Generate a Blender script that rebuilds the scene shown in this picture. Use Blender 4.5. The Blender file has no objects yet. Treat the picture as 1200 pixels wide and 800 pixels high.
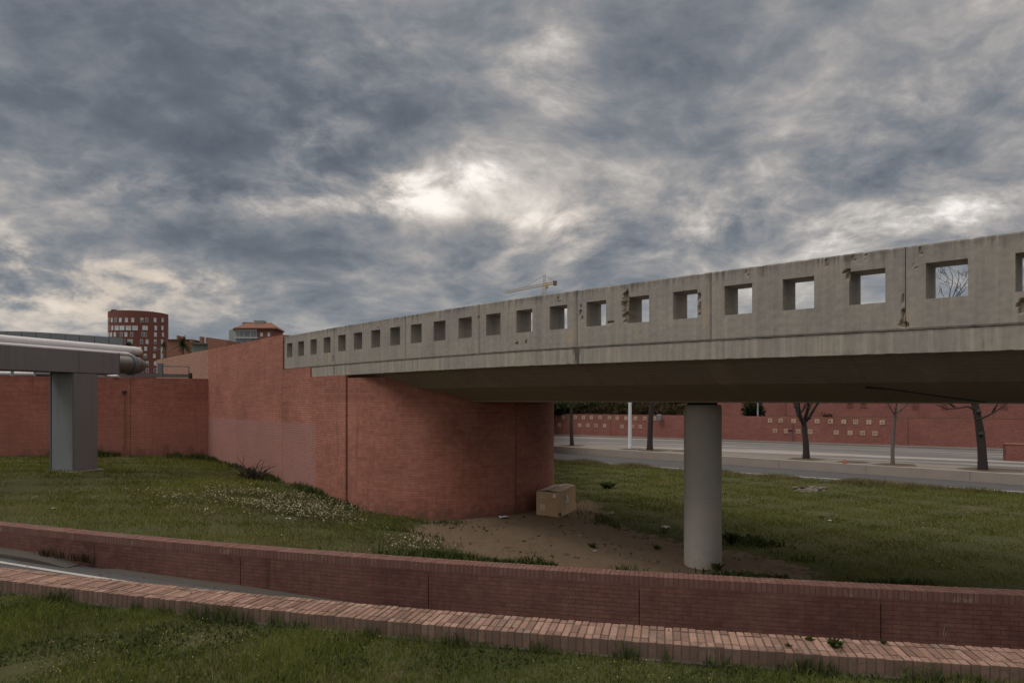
import bpy, bmesh, math, random
import numpy as np
from mathutils import Vector, Matrix, noise as mn

random.seed(7); RNG = np.random.default_rng(7)
SC = bpy.context.scene; COL = SC.collection
F = 800.0; HZ = 468.0; EYE = 3.4           # focal length in pixels of a 1200-wide frame, horizon row, eye height

# ------------------------------------------------------------------ helpers
def at(px, py, Y): return Vector(((px-600)/F*Y, Y, (HZ-py)/F*Y))
def tag(o, label=None, cat=None, group=None, kind=None):
    if label: o['label'] = label
    if cat: o['category'] = cat
    if group: o['group'] = group
    if kind: o['kind'] = kind
    return o
def empty(name, loc, label=None, cat=None, group=None, rz=0):
    o = bpy.data.objects.new(name, None); COL.objects.link(o); o.location = loc; o.rotation_euler.z = rz
    o.empty_display_size = .2
    return tag(o, label, cat, group)
class MB:
    """collects shapes in world (eye-relative) coordinates; build() links them as one mesh object"""
    def __init__(s): s.v=[]; s.f=[]; s.uv=[]; s.c=[]; s.mi=[]; s.hasc=False
    def face(s, pts, uv=None, c=0.5, mi=0):
        b=len(s.v); s.v += [tuple(p) for p in pts]; s.f.append(tuple(range(b,b+len(pts))))
        s.uv.append(uv); s.c += [c]*len(pts); s.mi.append(mi)
    def mesh(s, verts, faces, c=0.5, uv=None, mi=0):
        b=len(s.v); s.v += [tuple(p) for p in verts]
        for i,f in enumerate(faces):
            s.f.append(tuple(b+k for k in f)); s.uv.append(uv[i] if uv else None); s.mi.append(mi)
        s.c += (list(c) if hasattr(c,'__len__') else [c]*len(verts))
    def box(s, c, size, ax=None, bev=0, col=.5, jit=0):
        """box centred at c; ax = rotation matrix 3x3 (columns are the axes)"""
        hx,hy,hz=[d/2 for d in size]; R = ax or Matrix.Identity(3); c=Vector(c)
        if bev<=0:
            P=[(x,y,z) for z in(-hz,hz) for y in(-hy,hy) for x in(-hx,hx)]
            Fc=[(0,2,3,1),(4,5,7,6),(0,1,5,4),(2,6,7,3),(0,4,6,2),(1,3,7,5)]
        else:
            b=min(bev,hx*.9,hy*.9,hz*.9); P=[]; Fc=[]; idx={}
            for sx in(-1,1):
                for sy in(-1,1):
                    for sz in(-1,1):
                        for k in range(3):
                            p=[sx*(hx-b),sy*(hy-b),sz*(hz-b)]; h=(hx,hy,hz)[k]; p[k]=(sx,sy,sz)[k]*h
                            idx[(sx,sy,sz,k)]=len(P); P.append(p)
            I=idx
            for k in range(3):
                a,b2=[i for i in range(3) if i!=k]
                for sg in(-1,1):
                    q=[]
                    for sa,sb in((-1,-1),(1,-1),(1,1),(-1,1)):
                        t=[0,0,0]; t[k]=sg;t[a]=sa;t[b2]=sb; q.append(I[(*t,k)])
                    if (sg>0) != (k!=1): q=q[::-1]
                    Fc.append(tuple(q))
            for k in range(3):
                a,b2=[i for i in range(3) if i!=k]
                for sa in(-1,1):
                    for sb in(-1,1):
                        t0=[0,0,0];t1=[0,0,0];t0[k]=-1;t1[k]=1
                        for t in(t0,t1): t[a]=sa;t[b2]=sb
                        Fc.append((I[(*t0,a)],I[(*t1,a)],I[(*t1,b2)],I[(*t0,b2)]))
            for sx in(-1,1):
                for sy in(-1,1):
                    for sz in(-1,1): Fc.append((I[(sx,sy,sz,0)],I[(sx,sy,sz,1)],I[(sx,sy,sz,2)]))
        V=[c+R@Vector(p)+Vector((random.uniform(-jit,jit),random.uniform(-jit,jit),random.uniform(-jit,jit))) for p in P]
        s.mesh(V,Fc,col)
    def bar(s, a, b, w, h=None, col=.5):
        a=Vector(a);b=Vector(b);d=b-a;L=d.length;d.normalize()
        up=Vector((0,0,1)) if abs(d.z)<.95 else Vector((0,1,0))
        x=d.cross(up).normalized(); z=x.cross(d)
        s.box((a+b)/2,(w,L,h or w),Matrix((x,d,z)).transposed(),col=col)
    def tube(s, pts, rad, n=8, col=.5, cap=True, u0=0):
        pts=[Vector(p) for p in pts]; m=len(pts)
        if not hasattr(rad,'__len__'): rad=[rad]*m
        V=[];Fc=[];UV=[]; ref=None; L=0; ls=[]
        for i,p in enumerate(pts):
            if i: L+=(p-pts[i-1]).length
            ls.append(L)
            d=(pts[min(i+1,m-1)]-pts[max(i-1,0)]).normalized()
            if ref is None: ref=Vector((0,0,1)) if abs(d.z)<.9 else Vector((1,0,0))
            x=(ref-d*ref.dot(d)).normalized(); y=d.cross(x); ref=x
            for k in range(n):
                a=2*math.pi*k/n; V.append(p+(x*math.cos(a)+y*math.sin(a))*rad[i])
        for i in range(m-1):
            for k in range(n):
                k2=(k+1)%n; Fc.append((i*n+k,i*n+k2,(i+1)*n+k2,(i+1)*n+k))
                r=2*math.pi*max(rad[i],1e-4)/n
                UV.append([(u0+k*r,ls[i]),(u0+(k+1)*r,ls[i]),(u0+(k+1)*r,ls[i+1]),(u0+k*r,ls[i+1])])
        if cap:
            Fc.append(tuple(range(n))[::-1]); UV.append(None)
            Fc.append(tuple((m-1)*n+k for k in range(n))); UV.append(None)
        s.mesh(V,Fc,col,UV)
    def build(s, name, mat, parent=None, smooth=False, normals=False, angle=None):
        org = Vector(parent.location) if parent is not None and parent.type=='EMPTY' else Vector((0,0,0))
        rz = parent.rotation_euler.z if parent is not None else 0
        me=bpy.data.meshes.new(name)
        V=np.array(s.v,dtype=np.float64).reshape(-1,3)
        cen = org
        if parent is None:                    # top-level mesh: origin at the base centre
            cen=Vector(((V[:,0].min()+V[:,0].max())/2,(V[:,1].min()+V[:,1].max())/2,V[:,2].min()))
        elif parent.type=='MESH': cen=Vector(parent.get('_org',(0,0,0)))
        V=V-np.array(cen)
        me.from_pydata(V.tolist(),[],s.f)
        if any(u is not None for u in s.uv):
            ul=me.uv_layers.new(name='UVMap'); arr=[]
            for f,u in zip(s.f,s.uv): arr += [x for p in (u or [(0,0)]*len(f)) for x in p]
            ul.data.foreach_set('uv',arr)
        at_=me.attributes.new('tint','FLOAT','POINT'); at_.data.foreach_set('value',np.array(s.c,dtype=np.float32))
        for m in (mat if isinstance(mat,(list,tuple)) else [mat]): me.materials.append(m)
        if any(s.mi): me.polygons.foreach_set('material_index',s.mi)
        if normals:
            bm=bmesh.new(); bm.from_mesh(me); bmesh.ops.recalc_face_normals(bm,faces=bm.faces); bm.to_mesh(me); bm.free()
        if smooth or angle: me.polygons.foreach_set('use_smooth',[True]*len(me.polygons))
        if angle: me.set_sharp_from_angle(angle=math.radians(angle))
        me.update()
        o=bpy.data.objects.new(name,me); COL.objects.link(o)
        o['_org']=tuple(cen)
        if parent is None: o.location=cen
        else: o.parent=parent
        return o
def fast_mesh(name, V, faces_idx, counts, tint, mat, kind='stuff'):
    me=bpy.data.meshes.new(name)
    me.vertices.add(len(V)); me.vertices.foreach_set('co',V.astype(np.float32).ravel())
    me.loops.add(len(faces_idx)); me.loops.foreach_set('vertex_index',faces_idx.astype(np.int32))
    me.polygons.add(len(counts)); st=np.concatenate([[0],np.cumsum(counts)[:-1]])
    me.polygons.foreach_set('loop_start',st.astype(np.int32)); me.polygons.foreach_set('loop_total',counts.astype(np.int32))
    a=me.attributes.new('tint','FLOAT','POINT'); a.data.foreach_set('value',tint.astype(np.float32))
    me.materials.append(mat); me.update(calc_edges=True); me.validate()
    o=bpy.data.objects.new(name,me); COL.objects.link(o); o['kind']=kind; return o

# ------------------------------------------------------------------ node helpers
class G:
    def __init__(s, tree): s.t=tree; s.t.nodes.clear()
    def n(s, typ, inp=None, **props):
        nd=s.t.nodes.new(typ)
        for k,v in props.items(): setattr(nd,k,v)
        for k,v in (inp or {}).items(): s.set(nd.inputs[k],v)
        return nd
    def set(s, sock, v):
        if isinstance(v,bpy.types.NodeSocket): s.t.links.new(v,sock)
        else:
            if sock.type=='RGBA' and len(v)==3: v=(*v,1)
            sock.default_value=v
    def m(s, op, a, b=0.0, c=0.0, clamp=False):
        nd=s.n('ShaderNodeMath',operation=op,use_clamp=clamp)
        for i,v in enumerate((a,b,c)): s.set(nd.inputs[i],v)
        return nd.outputs[0]
    def mix(s, fac, a, b, bt='MIX'):
        nd=s.n('ShaderNodeMix',data_type='RGBA',blend_type=bt); nd.clamp_factor=True
        s.set(nd.inputs[0],fac); s.set(nd.inputs[6],a); s.set(nd.inputs[7],b); return nd.outputs[2]
    def noise(s, vec, scale, detail=4, rough=.55, dist=0, out=0):
        nd=s.n('ShaderNodeTexNoise',{'Scale':scale,'Detail':detail,'Roughness':rough,'Distortion':dist})
        if vec is not None: s.set(nd.inputs['Vector'],vec)
        return nd.outputs[out]
    def mapping(s, vec, scale=(1,1,1), loc=(0,0,0), rot=(0,0,0)):
        return s.n('ShaderNodeMapping',{'Vector':vec,'Scale':scale,'Location':loc,'Rotation':rot}).outputs[0]
    def ss(s, x, a, b, lo=0.0, hi=1.0):
        nd=s.n('ShaderNodeMapRange',interpolation_type='SMOOTHSTEP'); 
        for k,v in (('Value',x),('From Min',a),('From Max',b),('To Min',lo),('To Max',hi)): s.set(nd.inputs[k],v)
        return nd.outputs[0]
    def lin(s, x, a, b, lo=0.0, hi=1.0):
        nd=s.n('ShaderNodeMapRange'); 
        for k,v in (('Value',x),('From Min',a),('From Max',b),('To Min',lo),('To Max',hi)): s.set(nd.inputs[k],v)
        return nd.outputs[0]
    def pos(s): return s.n('ShaderNodeNewGeometry').outputs['Position']
    def uv(s): return s.n('ShaderNodeTexCoord').outputs['UV']
    def obj(s): return s.n('ShaderNodeTexCoord').outputs['Object']
    def attr(s, name='tint'): return s.n('ShaderNodeAttribute',attribute_name=name).outputs['Fac']
    def xyz(s, v): nd=s.n('ShaderNodeSeparateXYZ',{0:v}); return nd.outputs
    def vec(s, x=0.0,y=0.0,z=0.0): return s.n('ShaderNodeCombineXYZ',{0:x,1:y,2:z}).outputs[0]
    def bump(s, h, strength=.5, dist=.01): return s.n('ShaderNodeBump',{'Height':h,'Strength':strength,'Distance':dist}).outputs[0]
    def out(s, color, rough=.85, normal=None, metal=0.0, spec=.3, sheen=None):
        b=s.n('ShaderNodeBsdfPrincipled',{'Base Color':color,'Roughness':rough,'Metallic':metal,'Specular IOR Level':spec})
        if normal is not None: s.set(b.inputs['Normal'],normal)
        o=s.n('ShaderNodeOutputMaterial'); s.t.links.new(b.outputs[0],o.inputs[0]); return b
def newmat(name):
    m=bpy.data.materials.new(name); m.use_nodes=True; return m,G(m.node_tree)
def sc(c,k): return tuple(x*k for x in c[:3])

def brick_mat(name, col, mort=.55, bw=.25, rh=.0625, ms=.007, patch=None, topdark=None, weather=1.0, mortcol=None, vj=True, lowlight=None, damp=None):
    """painted / weathered brickwork on a UV map in metres (u along the wall, v = height)"""
    m,g=newmat(name); uv=g.uv()
    wob=g.noise(uv,3.0,2,.5,out=1)
    br=g.n('ShaderNodeTexBrick',{'Vector':uv,'Scale':1.0,'Mortar Size':ms,'Mortar Smooth':.35,'Bias':0.0,'Brick Width':bw,'Row Height':rh,
        'Color1':(.0,.0,.0,1),'Color2':(1,1,1,1),'Mortar':(.5,.5,.5,1)},offset=.5)
    bfac=br.outputs['Fac']; bid=g.xyz(br.outputs['Color'])[0]
    x,y,_=g.xyz(uv)
    n1=g.noise(uv,.55,5,.6); n2=g.noise(uv,6,5,.65); n3=g.noise(g.mapping(uv,(3.0,.22,1)),1.0,5,.6); n4=g.noise(uv,60,3,.6)
    val=g.m('ADD',g.lin(n1,.3,.7,-.16*weather,.16*weather),g.lin(n2,.3,.7,-.09*weather,.09*weather))
    val=g.m('ADD',val,g.lin(bid,0,1,-.10,.10)); val=g.m('ADD',val,g.lin(n4,.3,.7,-.06,.06)); val=g.m('ADD',val,1.0)
    base=g.mix(g.ss(n2,.35,.75),sc(col,.95),(col[0]*.98,col[1]*1.10,col[2]*1.10))
    base=g.mix(g.ss(n1,.5,.8,0,.35),base,(col[0]*.85,col[1]*1.15,col[2]*1.2))
    c=g.mix(1.0,base,g.n('ShaderNodeCombineColor',{0:val,1:val,2:val}).outputs[0],'MULTIPLY')
    stain=g.ss(n3,.56,.78,0,.38*weather); c=g.mix(stain,c,sc(col,.45))
    light=g.ss(g.noise(g.mapping(uv,(2.2,.12,1),(7,3,0)),1.0,4,.6),.62,.85,0,.22*weather); c=g.mix(light,c,(col[0]*1.25,col[1]*1.7,col[2]*1.75))
    if lowlight:
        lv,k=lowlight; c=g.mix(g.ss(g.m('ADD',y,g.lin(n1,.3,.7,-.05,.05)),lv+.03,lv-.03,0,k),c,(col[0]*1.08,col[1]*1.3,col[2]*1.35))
    if patch:
        u0,u1,v1=patch; w=g.lin(n2,.3,.7,-.05,.05)
        a=g.ss(g.m('ADD',x,w),u0-.02,u0+.04); b=g.ss(g.m('ADD',x,w),u1+.03,u1-.03); e=g.ss(g.m('ADD',y,g.m('MULTIPLY',w,.6)),v1+.03,v1-.03)
        f=g.m('MULTIPLY',g.m('MULTIPLY',a,b),g.m('MULTIPLY',e,.72))
        c=g.mix(f,c,(col[0]*.98,col[1]*1.38,col[2]*1.72))
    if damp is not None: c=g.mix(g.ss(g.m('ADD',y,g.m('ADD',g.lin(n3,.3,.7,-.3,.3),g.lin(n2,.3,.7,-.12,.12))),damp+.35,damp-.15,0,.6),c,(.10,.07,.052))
    if topdark:
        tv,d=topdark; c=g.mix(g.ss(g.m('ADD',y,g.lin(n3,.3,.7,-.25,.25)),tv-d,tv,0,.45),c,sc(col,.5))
    mc=mortcol or sc(col,mort)
    mf=g.m('MULTIPLY',bfac,g.lin(g.noise(uv,1.3,4,.6),.35,.65,.45,1.0))
    c=g.mix(mf,c,mc)
    h=g.m('SUBTRACT',g.m('MULTIPLY',n4,.25),bfac)
    g.out(c,.88,g.bump(h,.5,.006)); return m

def concrete_mat(name, col, stain=1.0, kind='panel'):
    m,g=newmat(name); uv=g.uv(); x,y,_=g.xyz(uv)      # u along, v = distance below the top edge
    n1=g.noise(uv,1.1,5,.6); n2=g.noise(uv,9,6,.7); n4=g.noise(uv,90,3,.7)
    st=g.noise(g.mapping(uv,(9,.5,1)),1.0,5,.65); st2=g.noise(g.mapping(uv,(22,.8,1),(3,1,0)),1.0,4,.6)
    val=g.m('ADD',g.lin(n1,.3,.7,.88,1.12),g.lin(n2,.3,.7,-.09,.09)); val=g.m('ADD',val,g.lin(n4,.3,.7,-.07,.07))
    val=g.m('ADD',val,g.lin(st,.3,.7,-.14*stain,.12*stain)); val=g.m('ADD',val,g.lin(st2,.3,.7,-.06*stain,.05*stain))
    c=g.mix(1.0,g.mix(g.ss(n1,.35,.7),col,(col[0]*1.04,col[1]*1.0,col[2]*.92)),g.n('ShaderNodeCombineColor',{0:val,1:val,2:val}).outputs[0],'MULTIPLY')
    if kind=='panel':
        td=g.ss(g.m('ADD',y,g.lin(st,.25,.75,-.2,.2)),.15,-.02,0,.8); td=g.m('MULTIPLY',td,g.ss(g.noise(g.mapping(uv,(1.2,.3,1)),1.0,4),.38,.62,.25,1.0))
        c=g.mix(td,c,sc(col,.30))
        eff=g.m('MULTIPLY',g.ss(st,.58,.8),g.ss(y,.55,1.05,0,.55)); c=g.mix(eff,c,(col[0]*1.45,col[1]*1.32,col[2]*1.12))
        dk=g.m('MULTIPLY',g.ss(st2,.62,.8),.35); c=g.mix(dk,c,sc(col,.55))
        chip=g.attr(); c=g.mix(g.ss(chip,.55,.8,0,.8),c,g.mix(g.noise(uv,45,3,.7),(.11,.088,.07),(.30,.26,.21)))
        rust=g.ss(chip,.40,.15,0,.85); c=g.mix(g.m('MULTIPLY',rust,g.ss(st,.35,.65,.3,1)),c,(.36,.28,.19))
        dark=g.ss(chip,.12,.02,0,.8); c=g.mix(dark,c,(.03,.027,.022))
    if kind=='fascia':
        lt=g.ss(st,.48,.72,0,.55); c=g.mix(lt,c,(col[0]*1.4,col[1]*1.38,col[2]*1.25))
        dk=g.m('MULTIPLY',g.ss(g.noise(g.mapping(uv,(5,1.5,1),(9,2,0)),1.0,5,.7),.6,.75),.65); c=g.mix(dk,c,sc(col,.32))
        oc=g.m('MULTIPLY',g.ss(st2,.6,.8),.5); c=g.mix(oc,c,(.36,.27,.17))
        chip=g.m('ADD',g.attr(),g.lin(g.noise(g.mapping(uv,(14,1.2,1)),1.0,4,.7),.35,.65,-.22,.3)); c=g.mix(g.ss(chip,.3,.05,0,.8),c,(.04,.034,.028))
        c=g.mix(g.ss(g.m('ADD',y,g.lin(n2,.3,.7,-.01,.01)),.035,.0,0,.7),c,sc(col,.4))
    if kind=='soffit':
        bd=g.n('ShaderNodeTexWave',{'Vector':uv,'Scale':3.2,'Distortion':1.0,'Detail':2},wave_type='BANDS',bands_direction='Y').outputs['Fac']
        c=g.mix(g.ss(bd,.82,1.0,0,.35),c,sc(col,.5)); jn=g.ss(g.m('ABSOLUTE',g.m('SUBTRACT',g.m('FRACT',g.m('DIVIDE',x,2.4)),.5)),.006,.0,0,.5); c=g.mix(jn,c,sc(col,.45)); c=g.mix(g.ss(n1,.5,.72,0,.45),c,sc(col,.55)); c=g.mix(g.ss(g.noise(g.mapping(uv,(1.6,.35,1),(3,3,0)),1.0,5,.65),.55,.75,0,.5),c,(col[0]*1.4,col[1]*1.38,col[2]*1.3))
    if kind=='column':
        c=g.mix(.5,c,col); c=g.mix(g.ss(g.m('ADD',y,g.lin(n2,.3,.7,-.15,.15)),.65,.2,0,.35),c,(.30,.25,.19)); c=g.mix(g.ss(st,.62,.8,0,.3),c,sc(col,.6))
        ring=g.ss(g.m('ABSOLUTE',g.m('SUBTRACT',y,1.72)),.012,.0,0,.35); c=g.mix(ring,c,sc(col,.5))
    g.out(c,.9,g.bump(g.m('ADD',n2,g.m('MULTIPLY',n4,.7)),.35,.008)); return m

def plain(name, col, rough=.6, metal=0, var=.12, scale=4, spec=.4, streak=0.0):
    m,g=newmat(name); p=g.obj(); n=g.noise(p,scale,5,.6)
    c=g.mix(n,sc(col,1-var),sc(col,1+var))
    if streak: c=g.mix(g.ss(g.noise(g.mapping(p,(5,5,.4)),1.0,4,.6),.5,.8,0,streak),c,sc(col,.5))
    g.out(c,rough,g.bump(g.noise(p,scale*12,3),.08,.004),metal,spec); return m
def tint_mat(name, c0, c1, rough=.9, trans=0.0, nscale=.5, dry=None, dryr=(.5,.75)):
    m,g=newmat(name); t=g.attr(); p=g.pos()
    c=g.mix(t,c0,c1); n=g.noise(p,nscale,4,.6)
    c=g.mix(g.ss(n,.3,.7,0,1),sc_node(g,c,.62),c)
    if dry: c=g.mix(g.ss(g.noise(g.mapping(p,loc=(11,5,0)),nscale*1.7,5,.65),*dryr,0,.75),c,dry)
    d=g.n('ShaderNodeBsdfDiffuse',{'Color':c}); o=g.n('ShaderNodeOutputMaterial')
    if trans:
        tr=g.n('ShaderNodeBsdfTranslucent',{'Color':c}); mx=g.n('ShaderNodeMixShader',{0:trans,1:d.outputs[0],2:tr.outputs[0]}); g.t.links.new(mx.outputs[0],o.inputs[0])
    else: g.t.links.new(d.outputs[0],o.inputs[0])
    return m
def sc_node(g,c,k): return g.mix(1.0,c,(k,k,k),'MULTIPLY')

RED=(.325,.128,.094)
M={}
M['wall_clean']=brick_mat('weathered_plain_brick',(.34,.185,.135),weather=.8,mort=.7)
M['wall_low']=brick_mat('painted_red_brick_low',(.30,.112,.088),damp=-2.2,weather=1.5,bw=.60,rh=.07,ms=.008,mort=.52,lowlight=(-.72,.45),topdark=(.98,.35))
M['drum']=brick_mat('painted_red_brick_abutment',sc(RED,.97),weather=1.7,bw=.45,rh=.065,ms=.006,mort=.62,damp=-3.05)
M['barrier']=brick_mat('painted_red_brick_barrier',(.128,.055,.045),mort=.5,ms=.005,weather=2.2,bw=.205,rh=.058)
M['farwall']=brick_mat('red_brick_far',(.235,.092,.078),weather=.9)
M['upwall']=brick_mat('red_brick_far_upper',(.25,.098,.083),weather=.9)
def coping_mat(name,c0,c1,grime_shade,side=.55):
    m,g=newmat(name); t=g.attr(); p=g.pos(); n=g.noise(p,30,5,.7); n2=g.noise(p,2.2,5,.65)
    c=g.mix(t,c0,c1); c=g.mix(g.ss(n,.45,.72,0,.6),c,grime_shade); c=g.mix(g.ss(g.noise(p,9,4,.7),.56,.68,0,.5),c,sc(grime_shade,.6)); c=g.mix(g.ss(g.noise(g.mapping(p,loc=(4,9,2)),4,4,.65),.58,.7,0,.35),c,(.30,.26,.215)); c=g.mix(g.ss(n2,.5,.72,0,.55),c,grime_shade)
    nz=g.xyz(g.n('ShaderNodeNewGeometry').outputs['True Normal'])[2]; c=g.mix(g.ss(g.m('ABSOLUTE',nz),.6,.3,0,side),c,sc(grime_shade,.75))  # upright faces: grime mixed with painted shade, darker than the sky-lit tops
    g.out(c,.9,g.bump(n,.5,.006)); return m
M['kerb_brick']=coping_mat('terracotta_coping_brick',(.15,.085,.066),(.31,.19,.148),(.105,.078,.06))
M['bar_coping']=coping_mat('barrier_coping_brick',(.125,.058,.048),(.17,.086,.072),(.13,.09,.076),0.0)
M['mortar']=plain('pale_mortar',(.095,.075,.063),.95,var=.25,scale=14)
M['mortar_red']=plain('red_stained_mortar',(.10,.05,.042),.95,var=.25,scale=14)
M['darkgap']=plain('dark_joint',(.035,.028,.025),.95)
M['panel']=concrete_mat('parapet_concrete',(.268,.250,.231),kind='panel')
M['fascia']=concrete_mat('fascia_concrete',(.282,.262,.238),kind='fascia',stain=1.4)
M['soffit']=concrete_mat('soffit_concrete',(.28,.235,.195),kind='soffit',stain=.4)
M['column']=concrete_mat('column_concrete',(.40,.38,.345),kind='column',stain=.25)
M['bearing']=plain('bearing_dark',(.035,.03,.028),.9)
M['steel']=plain('gantry_grey_paint',(.135,.125,.132),.55,var=.16,scale=1.2,streak=.5)
M['steel_light']=plain('gantry_pale_panel',(.165,.178,.186),.55,var=.16,scale=1.2,streak=.45)
M['rail']=plain('railing_dark_steel',(.10,.105,.115),.5)
M['pipe']=plain('white_pipe_lagging',(.52,.51,.53),.35,var=.07,spec=.5,scale=1.0,streak=.3)
M['duct']=plain('dark_duct_metal',(.14,.135,.13),.38,metal=.6,var=.2)
M['clad']=plain('grey_roof_cladding',(.15,.17,.19),.45,var=.08)
M['asphalt']=None
M['cardboard']=plain('cardboard',(.44,.30,.185),.85,var=.12,scale=5)
M['lit_flap_label']=plain('cardboard_label_lit_flap',(.56,.43,.31),.85)
M['tape']=plain('white_tape',(.66,.62,.58),.5)
M['paper']=plain('white_paper',(.42,.42,.42),.8)
M['bark']=plain('dark_bark',(.032,.026,.023),.95,var=.35,scale=9)
M['bark_grey']=plain('grey_young_bark',(.12,.10,.088),.95,var=.3,scale=9)
M['lampwhite']=plain('white_lamp_paint',(.62,.64,.68),.35,var=.04)
M['tile']=plain('cream_wall_tile',(.40,.29,.215),.6,var=.2,scale=3)
M['tile_dark']=plain('tile_mark_dark',(.14,.07,.05),.7)
M['towerbrick']=plain('tower_red_brick',(.15,.058,.045),.9,var=.12,scale=.4)
M['winframe']=plain('window_frame_white',(.42,.43,.44),.6)
M['blind']=plain('window_blind_pale',(.52,.55,.58),.6,var=.25,scale=.8)
M['glass']=plain('window_glass_dark',(.08,.10,.12),.12,spec=.6,var=.4,scale=.5)
M['rooftile']=plain('roof_tile_terracotta',(.17,.075,.052),.9,var=.2,scale=2)
M['brickbrown']=plain('brown_brick_block',(.22,.105,.075),.9,var=.15,scale=.7)
M['greywall']=plain('greygreen_render',(.20,.22,.20),.9)
M['crane']=plain('crane_yellow',(.45,.33,.14),.6)
M['red']=plain('small_red',(.35,.06,.05),.6)
M['palm']=tint_mat('palm_frond',(.025,.04,.02),(.06,.085,.04),trans=.1)
M['shrub']=tint_mat('shrub_leaf',(.012,.022,.01),(.05,.062,.028),trans=.15,nscale=.9)
M['shrub_dry']=tint_mat('dry_shrub_leaf',(.035,.03,.018),(.10,.085,.05),trans=.1,nscale=.9)
M['grass']=tint_mat('lawn_blades',(.078,.092,.02),(.225,.24,.06),trans=.38,nscale=.35,dry=(.19,.16,.08),dryr=(.52,.70))
M['grass_fg']=tint_mat('near_grass_blades',(.066,.09,.019),(.205,.235,.06),trans=.38,nscale=.9,dry=(.22,.19,.10),dryr=(.52,.72))
M['weed']=tint_mat('dark_weed_leaf',(.038,.055,.02),(.12,.145,.055),trans=.3,nscale=1.5)
M['flower_cream']=tint_mat('cream_flower',(.17,.155,.085),(.40,.36,.24),nscale=2)
M['flower_yellow']=tint_mat('yellow_flower',(.36,.30,.07),(.52,.45,.13),nscale=2)
M['dead']=plain('dead_bramble_stem',(.055,.035,.032),.95)
M['concrete_low']=None
def ground_mat(name):
    m,g=newmat(name); p=g.pos(); t=g.attr()
    n1=g.noise(p,.45,5,.6); n2=g.noise(p,5,5,.7); n3=g.noise(p,40,4,.7)
    gr=g.mix(n2,(.04,.046,.018),(.09,.094,.04)); gr=g.mix(g.ss(n1,.45,.7,0,.6),gr,(.10,.09,.048))
    di=g.mix(n2,(.13,.092,.062),(.215,.158,.108)); di=g.mix(g.ss(n3,.55,.8,0,.6),di,(.28,.22,.16)); di=g.mix(g.ss(n1,.5,.7,0,.5),di,(.13,.094,.066))
    di=g.mix(g.ss(g.noise(p,2.2,4,.6),.58,.70,0,.75),di,(.055,.042,.03))
    f=g.ss(g.m('ADD',t,g.m('ADD',g.lin(n2,.3,.7,-.3,.3),g.lin(n3,.3,.7,-.12,.12))),.46,.54)
    g.out(g.mix(f,gr,di),.95,g.bump(g.m('ADD',n2,g.m('MULTIPLY',n3,.5)),.9,.05),spec=.1); return m
M['ground']=ground_mat('lawn_soil')
def asphalt_mat(name, col, streak=0.0, ang=0.0, pale=(.3,.28,.26)):
    m,g=newmat(name); p=g.pos(); n=g.noise(p,1.3,5,.6); n3=g.noise(p,55,3,.7)
    c=g.mix(n,sc(col,.8),sc(col,1.2)); c=g.mix(g.ss(n3,.5,.75,0,.35),c,sc(col,1.6))
    if streak:
        q=g.mapping(p,(1,1,1),rot=(0,0,ang)); s1=g.noise(g.mapping(q,(.045,.75,1)),1.0,4,.55)
        c=g.mix(g.ss(s1,.50,.62,0,streak),c,pale); s2=g.noise(g.mapping(q,(.03,1.6,1),(5,7,0)),1.0,4,.55); c=g.mix(g.ss(s2,.54,.7,0,.6),c,sc(col,.65))
    g.out(c,.92,g.bump(n3,.4,.01),spec=.2); return m
M['asphalt']=asphalt_mat('asphalt_dark',(.075,.073,.076))
M['asphalt_far']=asphalt_mat('asphalt_far_road',(.12,.115,.115),.85,math.radians(34),(.30,.27,.255))
M['pave']=asphalt_mat('median_paving',(.17,.15,.132),.5,math.radians(44),(.23,.195,.165))
M['kerbconc']=asphalt_mat('kerb_concrete',(.19,.172,.155))
M['kerbdark']=asphalt_mat('grimy_kerb_stone',(.07,.062,.055))
M['lowwall']=asphalt_mat('low_wall_concrete',(.27,.235,.21))
M['line']=asphalt_mat('worn_white_line',(.36,.355,.35))
M['earth']=asphalt_mat('bare_earth',(.08,.06,.045))
M['stone']=plain('rubble_grey',(.12,.10,.085),.95,var=.4,scale=6)
M['hill']=tint_mat('hillside_soil',(.05,.045,.025),(.08,.07,.04),nscale=.5)

# ------------------------------------------------------------------ plan geometry
TH0,S0,KAP=.7705,8.68,-.00855
def build_path():
    tab={}; P=Vector((5.41,8.50)); ds=.05
    s=0.0; tab[0]=(P.copy(),TH0); Q=P.copy()
    N=int(40/ds)
    for i in range(1,N):
        th=TH0+max(0,min(s,19.2)-S0)*KAP; Q=Q+Vector((-math.sin(th),math.cos(th)))*ds; s+=ds; tab[i]=(Q.copy(),th)
    return tab,ds
_TAB,_DS=build_path()
def path(s, off=0.0):
    if s<0: P=Vector((5.41,8.50))+Vector((-math.sin(TH0),math.cos(TH0)))*s; th=TH0
    else:
        i=min(int(s/_DS),len(_TAB)-2); f=s/_DS-i; P=_TAB[i][0].lerp(_TAB[i+1][0],f); th=_TAB[i][1]
    return P+Vector((math.cos(th),math.sin(th)))*off
def s_at(px, off=0.0):
    lo,hi=-6.0,38.0
    for _ in range(60):
        mid=(lo+hi)/2; P=path(mid,off); x=600+F*P.x/P.y if P.y>.1 else 1e9
        if x>px: lo=mid
        else: hi=mid
    return (lo+hi)/2
def ztop(s): return 2.07-.11*max(0,min(1,(8.0-s)/9.0))**1.3 if s<8 else 2.07
PITCH=.9265
S_JOINT407=s_at(407); S_END=19.0; S_COR=s_at(245)
PC=path(S_COR)
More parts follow.
